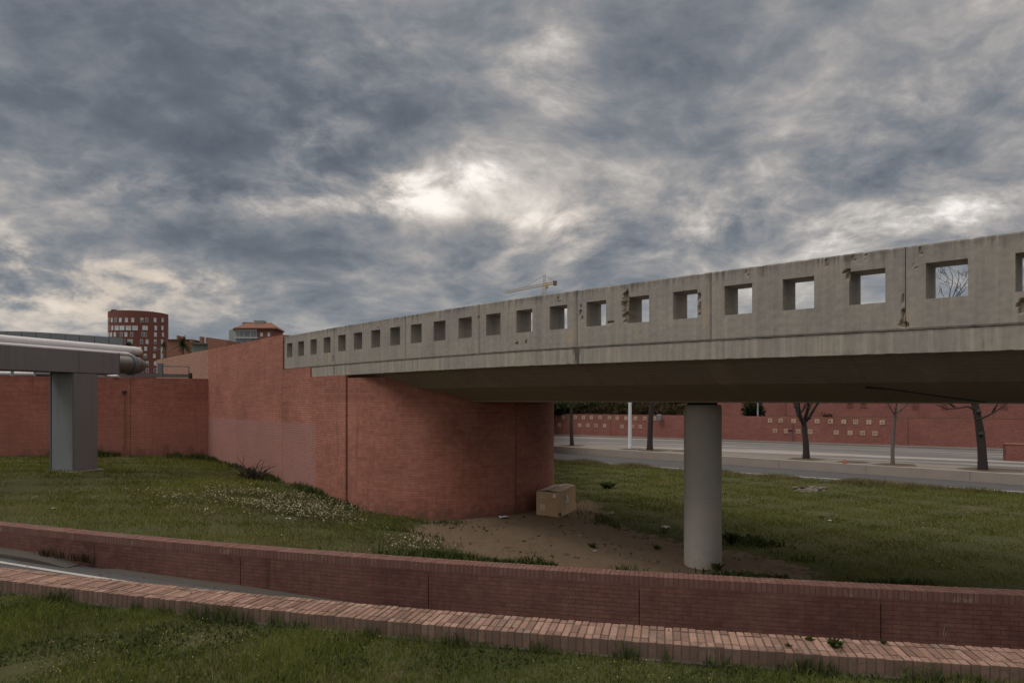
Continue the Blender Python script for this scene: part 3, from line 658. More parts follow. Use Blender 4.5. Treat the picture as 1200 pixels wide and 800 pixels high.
def panel(s0,s1,fine=True):
    g=.005; ks=[s for s in sw if s0<s<s1]; H=1.085; HW=.2275; W0,W1=.25,.705
    sb=[s0+g]
    for s in ks: sb += [s-HW,s+HW]
    sb.append(s1-g); cell=.024 if fine else .2
    S=[];hole=[]
    for i,(a,b) in enumerate(zip(sb,sb[1:])):
        n=max(1,round((b-a)/cell)); S += list(np.linspace(a,b,n,endpoint=False)); hole += [i%2==1]*n
    S.append(sb[-1]); Vv=[];hv=[]
    for i,(a,b) in enumerate(((0,W0),(W0,W1),(W1,H))):
        n=max(1,round((b-a)/cell)); Vv += list(np.linspace(a,b,n,endpoint=False)); hv += [i==1]*n
    Vv.append(H); nS=len(S);nV=len(Vv)
    mb=MB(); V=[];C=[]
    for side in(0,1):
        for i,s in enumerate(S):
            zt=ztop(s)
            for j,v in enumerate(Vv):
                d,t=chipfield(s,v) if (fine and side==0) else (0,.5)
                if side==0 and fine:
                    d+=.0025*mn.noise((s*14,v*14,0))
                    edge=(j==0) or (j==nV-1) or i in(0,nS-1)
                    if edge: d+=.010+.008*abs(mn.noise((s*9,v*9,5)))
                ds=dz=0
                if fine and side==0:
                    if j==0: dz=-.005-.012*max(0,mn.noise((s*6,3,1)))
                    ds=.003*mn.noise((s*20,v*20,9))
                P=path(s+ds,d if side==0 else TK); V.append((P.x,P.y,zt-v+dz)); C.append(t)
    N=nS*nV; Fc=[];UV=[]; ix=lambda sd,i,j: sd*N+i*nV+j
    isH=lambda i,j: 0<=i<nS-1 and 0<=j<nV-1 and hole[i] and hv[j]
    solid=lambda i,j: 0<=i<nS-1 and 0<=j<nV-1 and not (hole[i] and hv[j])
    def add(a,b,c,d,uv): Fc.append((a,b,c,d)); UV.append(uv)
    for i in range(nS-1):
        for j in range(nV-1):
            if not solid(i,j): continue
            u=[(S[i],Vv[j]),(S[i+1],Vv[j]),(S[i+1],Vv[j+1]),(S[i],Vv[j+1])]
            add(ix(0,i,j),ix(0,i+1,j),ix(0,i+1,j+1),ix(0,i,j+1),u); add(ix(1,i,j+1),ix(1,i+1,j+1),ix(1,i+1,j),ix(1,i,j),u[::-1])
            for (di,dj,a,b) in((0,-1,(i,j),(i+1,j)),(0,1,(i+1,j+1),(i,j+1)),(-1,0,(i,j+1),(i,j)),(1,0,(i+1,j),(i+1,j+1))):
                if not solid(i+di,j+dj):
                    ua=(S[a[0]]+ (0 if dj else 0),Vv[a[1]]+.3); ub=(S[b[0]],Vv[b[1]]+.3); o_=(0,.38) if dj else (.38,0)
                    add(ix(0,*b),ix(0,*a),ix(1,*a),ix(1,*b),[ub,ua,(ua[0]+o_[0],ua[1]+o_[1]),(ub[0]+o_[0],ub[1]+o_[1])])
    mb.mesh(V,Fc,C,UV); return mb
JO=[-13.44,-10.66,-7.88,-5.10,-2.32,.463,3.243,6.02,8.80,11.58,15.29,S_END]
for a,b in zip(JO,JO[1:]):
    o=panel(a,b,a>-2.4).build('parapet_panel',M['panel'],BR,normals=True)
# fascia band
S_FE=s_at(365); mb=MB(); ss_=np.arange(-13.4,S_FE+.001,.05); V=[];C=[]
prof=[(-.004,1.096),(.0,1.385),(.17,1.395),(.17,1.096)]
for s in ss_:
    for k,(o_,dv) in enumerate(prof):
        jz=.012*max(0,mn.noise((s*7,1,2))) if k==1 else (.006*mn.noise((s*5,4,2)) if k==0 else 0)
        P=path(s,o_+(.01*mn.noise((s*6,k,0)) if k<2 else 0)); V.append((P.x,P.y,ztop(s)-dv+jz)); 
        t=.5
        for px,w in((675,.17),(391,.05)):
            ww=w*(1.0 if k in(0,3) else .5); t=min(t,.5*min(1,(abs(s-s_at(px)+.03)/ww)**2))
        C.append(t)
n=4; Fc=[];UV=[]; NM=8
V2=[];C2=[]
for i,s in enumerate(ss_):      # subdivide the face vertically so the dark drip under the joint keeps its shape
    pass
for i in range(len(ss_)-1):
    for k in range(n):
        k2=(k+1)%n; Fc.append((i*n+k,i*n+k2,(i+1)*n+k2,(i+1)*n+k)); dv=[0,.28,.45,.73,1.0]
        UV.append([(ss_[i],dv[k]),(ss_[i],dv[k+1]),(ss_[i+1],dv[k+1]),(ss_[i+1],dv[k])])
Fc.append((3,2,1,0)); UV.append(None); b=(len(ss_)-1)*n; Fc.append((b,b+1,b+2,b+3)); UV.append(None)
mb.mesh(V,Fc,C,UV); mb.build('fascia',M['fascia'],BR,normals=True)
# deck, girder
def sweep(prof, s0, s1, step, mat, name, uvs=1.0):
    mb=MB(); S=np.arange(s0,s1+1e-6,step); V=[];Fc=[];UV=[]; n=len(prof); l=[0]
    for a,b in zip(prof,prof[1:]): l.append(l[-1]+math.hypot(b[0]-a[0],b[1]-a[1]))
    for s in S:
        for o_,z in prof: P=path(s,o_); V.append((P.x,P.y,z+(ztop(s)-2.07)*max(0,min(1,(z+.06)/.7))))
    for i in range(len(S)-1):
        for k in range(n):
            k2=(k+1)%n; Fc.append((i*n+k,i*n+k2,(i+1)*n+k2,(i+1)*n+k)); e=l[k+1] if k+1<n else l[k]+1
            UV.append([(S[i],l[k]),(S[i],e),(S[i+1],e),(S[i+1],l[k])])
    Fc.append(tuple(range(n))[::-1]); UV.append(None); Fc.append(tuple((len(S)-1)*n+k for k in range(n))); UV.append(None)
    mb.mesh(V,Fc,.5,UV); return mb.build(name,mat,BR,normals=True,angle=8)
W=6.8
half=[(.172,.69),(.175,.668),(.26,.640),(.85,.285),(1.98,-.030),(2.0,-.06)]
prof=half+[(W-o_,z) for o_,z in half[::-1]]+[(W-.172,.93),(.172,.93)]
sweep(prof,-13.4,15.2,.4,M['soffit'],'girder')
sweep([(.03,.955),(W-.03,.955),(W-.03,.935),(.03,.935)],-13.4,S_END,.5,M['kerbconc'],'deck')
sweep([(W-.17,.685),(W+.0,.685),(W+.0,.965),(W-.17,.965)],-13.4,15.2,.5,M['fascia'],'fascia')
def soffit_pt(px,py):
    best=None
    for o_ in np.linspace(.3,1.97,168):
        s_=s_at(px,o_); P=path(s_,o_); a=half[2:5]
        z=np.interp(o_,[q[0] for q in a],[q[1] for q in a]); z=z+(ztop(s_)-2.07)*max(0,min(1,(z+.06)/.7)); e_=abs(HZ-F*z/P.y-py)
        if best is None or e_<best[0]: best=(e_,Vector((P.x,P.y,z-.004)))
    return best[1]
mb=MB(); mb.tube([soffit_pt(x,y) for x,y in((1014,452.5),(1040,455),(1070,459),(1100,463.5),(1130,467.5),(1155,470.5))],[.03,.014,.012,.012,.010,.008],6); mb.build('cable',M['bearing'],BR)
# column
lo,hi=-3,9.0
sc_=s_at(823.5,3.1); cp=path(sc_,3.1); zb=zl1(cp.x,cp.y)
mb=MB(); zz=[zb-.25,zb-.02]+[zb+ (-.20-zb)*i/6 for i in range(7)]
mb.tube([(cp.x,cp.y,z) for z in zz]+[(cp.x,cp.y,-.11)],[.385]*len(zz)+[.372],56); col=mb.build('column',M['column'],BR,angle=40)
mb=MB(); mb.tube([(cp.x,cp.y,-.112),(cp.x,cp.y,-.055)],.30,32); mb.build('bearing',M['bearing'],col,angle=40)

# ------------------------------------------------------------------ abutment drum and walls
Pj=path(S_JOINT407); thj=_TAB[int(S_JOINT407/_DS)][1]; nj=Vector((math.cos(thj),math.sin(thj))); tj=Vector((-math.sin(thj),math.cos(thj))); Rd=3.36
Cc=Pj+nj*Rd
def circ(a): return Cc+(-nj*math.cos(a)-tj*math.sin(a))*Rd
AB=empty('brick_abutment',(Cc.x,Cc.y,-3.4),'rounded red painted brick abutment under the bridge end','abutment')
# joint on the drum that is seen at column 605
aj=max((a for a in np.linspace(.3,1.7,600)),key=lambda a:-abs(600+F*circ(a).x/circ(a).y-604.5))
A=[.012/Rd+ (aj-.004-.012/Rd)*i/50 for i in range(51)]; Bq=[aj+.004+(math.pi-aj-.004)*i/50 for i in range(51)]
ztd=lambda i:.60
mb=MB(); wall([circ(a) for a in A],.3,-4.0,.60,mb); wall([circ(a) for a in Bq],.3,-4.0,.60,mb,u0=7.7)
o=mb.build('brickwork',M['drum'],AB,angle=30,normals=True)
mb=MB(); wall([Cc+(circ(math.pi*i/60)-Cc)*((Rd-.03)/Rd) for i in range(61)],.2,-4.0,.58,mb); mb.build('joint_backing',M['darkgap'],AB,normals=True)
mb=MB(); wall([circ(math.pi),circ(math.pi)+tj*14],.3,-4.0,.60,mb); mb.build('side_wall',M['drum'],AB,normals=True)

TW=empty('tall_wall',(*path(21),-2.7),'tall red painted brick wall continuing from the bridge parapet with pale repaint patch','brick wall')
off=-.035
def wseg(s0,s1,z0,z1,mb,gap=.012,n=14,u0=0): wall([path(s1+(s0-s1)*i/n-0,off) for i in range(n+1)][::-1],-.40,z0,z1,mb,u0=u0) if False else wall([path(s0+gap+(s1-s0-gap)*i/n,off) for i in range(n+1)],-.40,z0,z1,mb,u0=u0)
# travel s increasing -> goes to the left; inward (away from camera) is to the right of travel
M['wall_tall']=brick_mat('painted_red_brick_tall',RED,bw=.60,rh=.07,ms=.008,mort=.52,patch=(s_at(372)-S_JOINT407,60,-.74),weather=1.7)
mb=MB(); S374=s_at(374)
wseg(S_JOINT407+.02,S_FE,-4.0,ztop(18)-1.392,mb,u0=0.0)
wseg(S_FE-.012,S_END+.02,-4.0,ztop(18)-1.098,mb,u0=S_FE-S_JOINT407)
S280=s_at(279.5)
wseg(S_END+.02,S280,-4.0,2.13,mb,u0=S_END-S_JOINT407)
wseg(S280,S_COR,-4.0,2.13,mb,u0=S280-S_JOINT407)
o=mb.build('brickwork',M['wall_tall'],TW,normals=True)
mb=MB(); wseg(S_COR,min(37.5,s_at(118)),0,2.13,mb,gap=0,u0=S_COR-S_JOINT407); mb.build('plain_brickwork',M['wall_clean'],TW,normals=True)
mb=MB(); wall([path(S_JOINT407+.01+(S_COR-S_JOINT407-.05)*i/20,off+.04) for i in range(21)],-.3,-4.0,.55,mb); wall([path(S_END+.05+(S_COR-S_END-.1)*i/8,off+.04) for i in range(9)],-.3,.5,2.1,mb); mb.build('joint_backing',M['darkgap'],TW,normals=True)
# patch limits follow the photograph: columns 245..372
u372=s_at(372)-S_JOINT407; u245=S_COR-S_JOINT407
LWo=empty('low_wall',(-16,26.5,-2.3),'lower red brick wall behind the grey steel gantry','brick wall')
mb=MB(); corner0=path(S_COR-.02,off)
def lp(d): return Vector((corner0.x,corner0.y))+lwd*d
d153=None
for d in np.arange(0,12,.01):
    q=lp(d)
    if 600+F*q.x/q.y<153: d153=d; break
for k,(a,b) in enumerate([(0,d153),(d153+.015,d153+7.5),(d153+7.515,20),(20.015,40)]): wall([lp(a+(b-a)*i/4) for i in range(5)],-.35,-4.0,.885,mb,u0=a)
mb.build('brickwork',M['wall_low'],LWo,normals=True)
mb=MB(); wall([lp(.1),lp(39.5)],-.2,-4,.86,mb)
mb.v=[(x+.0,y+.05,z) for x,y,z in mb.v]; mb.build('joint_backing',M['darkgap'],LWo,normals=True)
# weep pipe on the low wall
for d in np.arange(0,12,.01):
    q=lp(d)
    if 600+F*q.x/q.y<147: break
e=empty('drain_spout',(q.x,q.y-.05,.35),'small rusty drain spout on the lower wall beside the gantry leg','drain spout')
mb=MB(); mb.tube([(q.x,q.y+.05,.33),(q.x,q.y-.12,.30)],.06,10); mb.build('spout',M['bearing'],e); mb=MB(); mb.tube([(q.x,q.y-.03,.3),(q.x+.02,q.y-.03,-1.0),(q.x-.02,q.y-.03,-2.0)],.018,6); mb.build('downpipe',plain('rusty_pipe',(.16,.08,.05),.8),e)

# ------------------------------------------------------------------ steel gantry and pipes (left)
gd=Vector((.3,.954,0)).normalized(); gl=Vector((-gd.y,gd.x,0)); G0=Vector((-13.28,20.7,0))
def gp(t,w,z): return G0+gd*t+gl*w+Vector((0,0,z))
GR=Matrix((gd,gl,Vector((0,0,1)))).transposed()
GA=empty('steel_gantry',gp(.4,.45,-2.2),'grey box steel gantry with a broad leg carrying pipes','gantry')
def gbox(t0,t1,w0,w1,z0,z1,bev=.01):
    mb=MB(); mb.box(gp((t0+t1)/2,(w0+w1)/2,(z0+z1)/2),(t1-t0,w1-w0,z1-z0),GR,bev); return mb
gbox(-9,1.60,-.02,1.0,.82,1.50).build('beam',M['steel'],GA)
for t in (-5.3,-2.6,.15):
    mb=MB(); mb.box(gp(t,-.024,1.16),(.012,.006,.66),GR); mb.build('beam_seam',M['rail'],GA)
mb=MB(); mb.box(gp(1.606,.49,1.16),(.012,1.04,.70),GR); mb.build('end_plate',M['rail'],GA)
mb=gbox(0,.82,.0,.94,-2.6,.82); leg=mb.build('leg',M['steel'],GA)
mb=MB(); mb.box(gp(-.006,.47,-.85),(.012,.84,3.3),GR,.003); mb.build('leg_panel',M['steel_light'],leg)
mb=MB()
for w in(.02,.925): mb.box(gp(-.016,w,-.85),(.035,.045,3.32),GR,.004)
mb.build('leg_edge_trim',M['rail'],leg)
mb=gbox(-.12,.95,-.12,1.05,-2.8,zl1(gp(.4,.45,0).x,gp(.4,.45,0).y)+.03); mb.build('footing',M['kerbconc'],GA)
for t_,w_ in((-.07,.12),(-.07,.47),(-.07,.82),(.3,-.07),(.62,-.07)):
    zb_=zl1(gp(.4,.45,0).x,gp(.4,.45,0).y)+.03; mb=MB(); mb.tube([gp(t_,w_,zb_),gp(t_,w_,zb_+.05)],.028,6); mb.build('bolt',M['rail'],GA)
PL=Vector((-14.8,19.7,0))
def pp(t,z,w=0): return PL+gd*t+gl*w+Vector((0,0,z))
mb=MB(); pts=[pp(-9,1.72),pp(-2,1.72),pp(2,1.72),pp(4.75,1.72),pp(4.9,1.715),pp(4.99,1.70),pp(5.03,1.69)]
wp=empty('white_pipe',pp(0,1.5),'thick white lagged pipe running along the top of the gantry','pipe'); mb.tube(pts,[.155]*4+[.14,.09,.03],20); mb.build('run',M['pipe'],wp,angle=50)
for t in(-6,-3,.6,3.2): mb=MB(); mb.tube([pp(t-.025,1.72),pp(t+.025,1.72)],.158,20); mb.build('joint_band',M['pipe'],wp,angle=50)
for t in(-5,-1.5,1.1): mb=MB(); mb.box(pp(t,1.53,.0),(.1,.3,.08),GR,.01); mb.build('saddle',M['rail'],wp)
mb=MB(); mb.tube([pp(4.6,1.6),pp(4.6,.9)],.04,8); mb.build('prop',M['pipe'],wp)
e=empty('thin_white_pipe',pp(0,1.45,-.34),'thinner white pipe lying beside the thick one on the gantry','pipe'); mb=MB(); mb.tube([pp(-9,1.57,-.25),pp(4.2,1.57,-.25),pp(4.35,1.52,-.25),pp(4.4,1.2,-.25)],.07,12); mb.build('run',M['pipe'],e,angle=50)
e=empty('round_duct',gp(2.5,.45,.8),'dark round metal duct with flanges coming out of the gantry beam','duct')
mb=MB(); mb.tube([gp(1.55,.45,1.17),gp(2.52,.45,1.17)],.30,26); mb.build('body',M['duct'],e,angle=50)
mb=MB()
for t in(2.42,2.50): mb.tube([gp(t-.03,.45,1.17),gp(t+.03,.45,1.17)],.345,26)
mb.build('flange',M['rail'],e,angle=50); mb=MB(); mb.tube([gp(2.5,.45,1.17),gp(2.75,.45,1.17),gp(2.95,.45,1.15),gp(3.05,.45,1.12)],[.30,.29,.2,.05],26); mb.build('end_cap',M['duct'],e,angle=50)
# rails and fittings along the low wall top
e=empty('wall_rail',(*lp(4),.89),'dark steel rail with upright standing on the lower brick wall','railing')
def lpx(px,dy=.0):
    for d in np.arange(-1,30,.01):
        q=lp(d)
        if 600+F*q.x/q.y<px: return Vector((q.x,q.y+.18+dy,0))
a=lpx(221);b=lpx(118); mb=MB(); mb.bar(a+Vector((0,0,1.0)),b+Vector((0,0,1.0)),.10,.14); mb.build('beam',M['rail'],e)
mb=MB(); q=lpx(185.5); mb.box(q+Vector((0,0,1.22)),(.2,.12,.6),bev=.01); mb.build('upright',M['rail'],e)
mb=MB(); mb.tube([lpx(219)+Vector((0,0,1.40)),q+Vector((0,0,1.40))],.022,6); mb.tube([lpx(219)+Vector((0,0,1.40)),lpx(219)+Vector((0,0,1.07))],.022,6); mb.build('rod',M['rail'],e)
mb=MB(); mb.box(a+Vector((0.0,0,1.0)),(.08,.2,.26),bev=.01); mb.build('end_plate',M['bearing'],e)
for i,(px0,px1) in enumerate([(-4,11),(15,38),(41,58)]):
    a=lpx(px0,-.1);b=lpx(px1,-.1); e=empty('pipe_length',(a+b)/2+Vector((0,0,.89)),['short pale pipe under the beam, at the frame edge','longest short pale pipe under the beam on the wall','short grey pipe under the beam next to the leg'][i],'pipe','short pipes on the wall top under the beam')
    mb=MB(); mb.tube([a+Vector((0,0,.98)),b+Vector((0,0,.98))],.085,12); mb.build('pipe',M['pipe'] if i<2 else M['rail'],e,angle=50)
e=empty('valve_fitting',lpx(129)+Vector((0,0,.89)),'small white pipe fittings on the wall beside the gantry leg','pipe fitting'); q=lpx(130,-.1)+Vector((0,0,.95))
mb=MB(); mb.tube([q+Vector((-.25,0,0)),q+Vector((-.05,0,.02)),q+Vector((.0,0,.0)),q+Vector((.25,0,.0))],[.05,.05,.07,.07],10); mb.build('fitting',M['pipe'],e,angle=50)

# ------------------------------------------------------------------ distance: buildings, palms, crane
e=empty('metal_roof_building',(-30,42,upz),'grey metal clad curved roof edge behind the white pipe','building')
mb=MB(); cv=[]
for i in range(13):
    t=i/12; px=-60+205*t; y=388+ (0 if px<15 else (px-15)**1.35*.0115); cv.append((px,y,40+3*t))
pts=[Vector((at(px,y,Y).x,Y)) for px,y,Y in cv]; tops=[at(px,y,Y).z for px,y,Y in cv]
for i in range(12): 
    d=(pts[i+1]-pts[i]).normalized()*.03; wall([pts[i],pts[i+1]-d],.5,upz,lambda k,i=i:tops[i+k],mb)
mb.build('cladding',M['clad'],e,normals=True)
mb=MB(); wall([p+Vector((0,.06)) for p in pts],.4,upz,lambda i:tops[i]-.03,mb); mb.build('seam_backing',M['rail'],e,normals=True)
q=at(137.5,400,43.5); s=empty('red_sign',(q.x,q.y,upz),'small dark red sign at the end of the metal roof','sign'); mb=MB(); mb.tube([(q.x,q.y,upz),(q.x,q.y,q.z)],.05,8); mb.build('post',M['rail'],s); mb=MB(); mb.box((q.x,q.y-.07,q.z-.1),(.42,.06,.42),bev=.02); mb.box((q.x-.35,q.y-.06,q.z-.05),(.22,.05,.3),bev=.02); mb.build('plate',M['red'],s)

def build_tower():
    al=math.atan((162.5-600)/F); f=Vector((math.sin(al),math.cos(al),0)); r=Vector((math.cos(al),-math.sin(al),0)); D=292/math.cos(al)
    k=280/F; Rt=D*math.tan(math.radians(1.96)); C=f*D; zt=(HZ-364)*k; zb=upz
    e=empty('brick_tower',(C.x,C.y,zb),'curved dark red brick apartment tower with rows of pale windows','apartment building')
    fp=lambda a,rad=Rt: C+r*(math.sin(a)*rad)-f*(math.cos(a)*rad)
    N=48; A=[-math.pi/2+math.pi*i/N for i in range(N+1)]; ring=[fp(a) for a in A]; back=[C+r*Rt*.95+f*9,C-r*Rt*.95+f*9]; R2=ring+back; n=len(R2)
    mb=MB(); mb.mesh([(q.x,q.y,zb) for q in R2]+[(q.x,q.y,zt) for q in R2],[(i,(i+1)%n,n+(i+1)%n,n+i) for i in range(n)]+[tuple(range(n,2*n))]); mb.build('wall',M['towerbrick'],e,normals=True,angle=30)
    mb=MB(); wall([Vector((q.x,q.y)) for q in ring],.5,zt,zt+.3,mb); mb.build('roof_rim',M['towerbrick'],e,normals=True)
    for dx_,w_,top,name in((-9.0,1.9,361.6,'stair_head'),(3.4,.5,362.6,'chimney'),(5.2,.6,361.6,'chimney')):
        h_=(HZ-top)*k*.995+.2-zt; c=C+r*dx_-f*(Rt*.45)
        mb=MB(); mb.box((c.x,c.y,zt+h_/2-.1),(w_,2.0,h_+.2),Matrix((r,f,Vector((0,0,1)))).transposed(),bev=.05); mb.build(name,M['towerbrick'],e)
    c=C-r*2-f*(Rt*.3); mb=MB(); mb.box((c.x,c.y,zt+.35),(9,4,.7),Matrix((r,f,Vector((0,0,1)))).transposed(),bev=.05); mb.build('roof_plant_room',M['greywall'],e)
    rows=[(375,5.6,[129.6,133,137.2,142.4,149.2,156,166,171.4,180.8,189.6]),(384.3,5.8,[129.6,133.6,138.6,144.3,151.3,158.5,169.6,181.6,189.4]),(392,5.6,[129.6,132.4,136.4,143.5,148.6,155,168.5,181.3,190]),
          (400.3,5.8,[133,143.2,153,165.7,171.8,181,189]),(408.5,5.4,[133,144,156,164,170.2,180.8,188.6]),(417,5.6,[146,156,169.8,180,190]),(425.6,5.6,[146,156,166,172,181,189.5]),(434,5.6,[146,156,166,172,181,189.5])]
    rr=random.Random(4)
    for y,hh,xs in rows:
        for x in xs:
            sn=max(-.97,min(.97,(x-162.5)/34.9)); a=math.asin(sn); ca=math.cos(a); wide=(y==384.3 and 135<x<172) or x in(168.5,169.6,153)
            c=fp(a); z=(HZ-y)/F*c.y; tx=r*ca+f*math.sin(a); nm=r*math.sin(a)-f*ca; Rm=Matrix((tx,-nm,Vector((0,0,1)))).transposed()
            w_=(5.5 if wide else 3.1)*k*1.06; h_=hh*k*.95; cz=Vector((c.x,c.y,z))
            mb=MB(); mb.box(cz,(w_,.3,h_),Rm); wn=mb.build('window',M['winframe'],e); sp=rr.random()
            mb=MB()
            for q in ((-.25,.25) if wide else (0,)): mb.box(cz+nm*.14+tx*w_*q,(w_*(.40 if wide else .76),.08,h_*.84),Rm)
            mb.build('pane',M['blind'] if sp>.35 else M['glass'],wn)
            if rr.random()<.3:
                mb=MB(); mb.box(cz+nm*.17+Vector((0,0,h_*.22)),(w_*.78,.06,h_*.4),Rm); mb.build('shutter',M['winframe'],wn)
build_tower()
def rect(mb,x0,x1,y0,y1,Y,dep=6,zbase=None,bev=0):
    a=at(x0,y0,Y);b=at(x1,y1,Y); zb=b.z if zbase is None else zbase
    mb.box(((a.x+b.x)/2,Y+dep/2,(a.z+zb)/2),(b.x-a.x,dep,a.z-zb),bev=bev)
# hipped roof house
Yh=220.0; kh=Yh/F; p=at(296,468,Yh); H=empty('hipped_roof_building',(p.x,Yh+5,upz),'pale building with glazed gallery and red hipped tile roof above the tall wall','building')
mb=MB(); rect(mb,275.3,301.5,384.3,430,Yh,10,upz); mb.build('gallery_wall',M['greywall'],H)
mb=MB(); rect(mb,301.7,319.5,385,430,Yh+.3,10,upz); mb.build('brick_wall',M['brickbrown'],H)
mb=MB(); a=at(275,384,Yh+.2); b=at(268.2,392.5,Yh+9); mb.mesh([(a.x,a.y,upz),(b.x,b.y,upz),(b.x,b.y,b.z+1.5),(a.x,a.y,a.z)],[(0,1,2,3)]); mb.build('side_wall',M['greywall'],H)
mb=MB(); zc=(HZ-384.2)*kh
ev=[at(274.2,383,Yh-.8),at(324,386,Yh-.8),Vector((at(324,386,Yh).x-1,Yh+11,zc)),Vector((at(266.5,395,Yh+9).x,Yh+11,zc))]
for q in ev: q.z=zc
r0=Vector((at(283,378,Yh).x,Yh+4.5,(HZ-377)*kh*1.01)); r1=Vector((at(312,379,Yh).x,Yh+4.5,r0.z))
V=[*ev,r0,r1]; mb.mesh(V,[(0,1,5,4),(1,2,5),(2,3,4,5),(3,0,4)]); mb.mesh([v-Vector((0,0,.35)) for v in ev],[(0,1,2,3)]); 
for i in range(4): mb.face([ev[i],ev[(i+1)%4],ev[(i+1)%4]-Vector((0,0,.35)),ev[i]-Vector((0,0,.35))])
rf=mb.build('roof',M['rooftile'],H,normals=True)
mb=MB(); rect(mb,297.5,308.5,375.3,381,Yh+3,3); mb.build('chimney',M['greywall'],rf); mb=MB(); rect(mb,284,296,377.6,380.5,Yh+4,3); mb.build('ridge_block',M['rooftile'],rf)
for x0,x1 in((276.5,279.5),(279.9,285.5),(286,293),(293.6,300.8)):
    mb=MB(); rect(mb,x0-.15,x1+.15,386,394.4,Yh-.15,.2); w_=mb.build('window',M['winframe'],H); mb=MB(); rect(mb,x0+.4,x1-.4,387.6,393.6,Yh-.28,.12); mb.build('pane',M['glass'],w_)
for x0,x1 in((277,282.5),(283,288),(289,295)):
    mb=MB(); rect(mb,x0-.15,x1+.15,397,401.5,Yh-.15,.2); w_=mb.build('window',M['winframe'],H); mb=MB(); rect(mb,x0+.3,x1-.3,397.6,401,Yh-.28,.12); mb.build('pane',M['glass'],w_)
mb=MB(); rect(mb,275,302,394.9,396.2,Yh-.6,1.0); mb.build('balcony_slab',M['winframe'],H)
for x in(306.5,315): mb=MB(); rect(mb,x-1.5,x+1.5,389.5,394.5,Yh+.15,.2); w_=mb.build('window',M['winframe'],H); mb=MB(); rect(mb,x-1,x+1,390.2,394,Yh+.02,.12); mb.build('pane',M['blind'],w_)
# small blocks between tower and house
Yb_=200.0
e=empty('brown_brick_block',(at(255,400,Yb_).x,Yb_+4,upz),'plain brown brick block beside the hipped roof building','building')
mb=MB(); a0,a1=at(243.3,395.2,Yb_),at(266,398.3,Yb_); mb.mesh([(a0.x,Yb_,upz),(a1.x,Yb_,upz),(a1.x,Yb_,a1.z),(a0.x,Yb_,a0.z),(a0.x,Yb_+8,upz),(a1.x,Yb_+8,upz),(a1.x,Yb_+8,a1.z),(a0.x,Yb_+8,a0.z)],[(0,1,2,3),(3,2,6,7),(1,5,6,2),(4,0,3,7),(5,4,7,6)]); mb.build('wall',M['brickbrown'],e,normals=True)
mb=MB(); rect(mb,241,243,395.2,401,Yb_+1,3); mb.build('chimney',M['brickbrown'],e)
e=empty('roof_terrace_block',(at(235,405,Yb_).x,Yb_+8,upz),'low block with dark roof terrace and chimneys behind the palm','building')
mb=MB(); rect(mb,224,243,403.2,430,Yb_+4,8,upz); mb.build('wall',M['greywall'],e); mb=MB(); rect(mb,222,243.2,401.6,403.0,Yb_+3,10); mb.build('roof',M['rail'],e)
for x0,x1,y in((233.8,236.3,394.3),(222.3,224.4,397.3)): mb=MB(); rect(mb,x0,x1,y,403,Yb_+6,2); mb.build('chimney',M['brickbrown'],e)
e=empty('low_brick_house',(at(204,405,Yb_).x,Yb_+10,upz),'low red brick house with chimneys beside the tower','building')
mb=MB(); rect(mb,195.5,224,398,430,Yb_+12,8,upz); mb.build('wall',M['brickbrown'],e); mb=MB(); rect(mb,195,224.5,397.3,398.1,Yb_+11.5,9); mb.build('roof',M['rooftile'],e)
for x0,x1,y in((207,208.7,393),(212,213.6,394)): mb=MB(); rect(mb,x0,x1,y,399,Yb_+14,2); mb.build('chimney',M['brickbrown'],e)
def palm(px,py,Y,r,label,seed):
    c=at(px,py,Y); rr=random.Random(seed); e=empty('palm_tree',(c.x,c.y,upz),label,'palm')
    mb=MB(); mb.tube([(c.x,c.y,upz),(c.x+.1,c.y,(upz+c.z)/2),c],[.35,.28,.32],10); mb.build('trunk',M['bark_grey'],e)
    mb=MB()
    for k in range(46):
        a=rr.uniform(0,6.283); el=rr.uniform(-.35,1.35); d=Vector((math.cos(a)*math.cos(el),math.sin(a)*math.cos(el),math.sin(el))); L=r*rr.uniform(.75,1.1); P=[]
        for i in range(7): t=i/6; P.append(c+d*L*t+Vector((0,0,-L*.45*t*t*(1-.3*el))))
        for i in range(6):
            m_=P[i+1]-P[i]; sd=m_.cross(Vector((0,0,1))).normalized() if abs(m_.normalized().z)<.98 else Vector((1,0,0))
            for sg in(-1,1):
                for q in range(2):
                    b=P[i].lerp(P[i+1],q/2); w_=L*.22*(1-.6*i/6); mb.face([b,b+m_*.28,b+sd*sg*w_+m_*.7+Vector((0,0,-w_*.35))],c=rr.random())
    mb.build('crown',M['palm'],e)
palm(214,404.5,190.0,3.7,'palm crown showing above the tall wall between tower and terrace',3)
palm(151,404,170.0,2.0,'dark palm crown in front of the tower just above the white pipe',5)
palm(160,418,172.0,2.2,'low dark palm crown behind the round duct',8)
palm(192,404,205.0,1.6,'small palm crown beside the base of the tower',10)
pl=at(189,412,90); e=empty('distant_lamp',(pl.x,pl.y,upz),'thin pale lamp post in front of the tower base','street lamp'); mb=MB(); mb.tube([(pl.x,pl.y,upz),(pl.x,pl.y,(HZ-409)/F*90)],.045,8); mb.build('pole',M['lampwhite'],e); mb=MB(); mb.tube([(pl.x,pl.y,(HZ-409.3)/F*90),(pl.x-.5,pl.y,(HZ-408.8)/F*90)],.04,6); mb.build('arm',M['rail'],e)
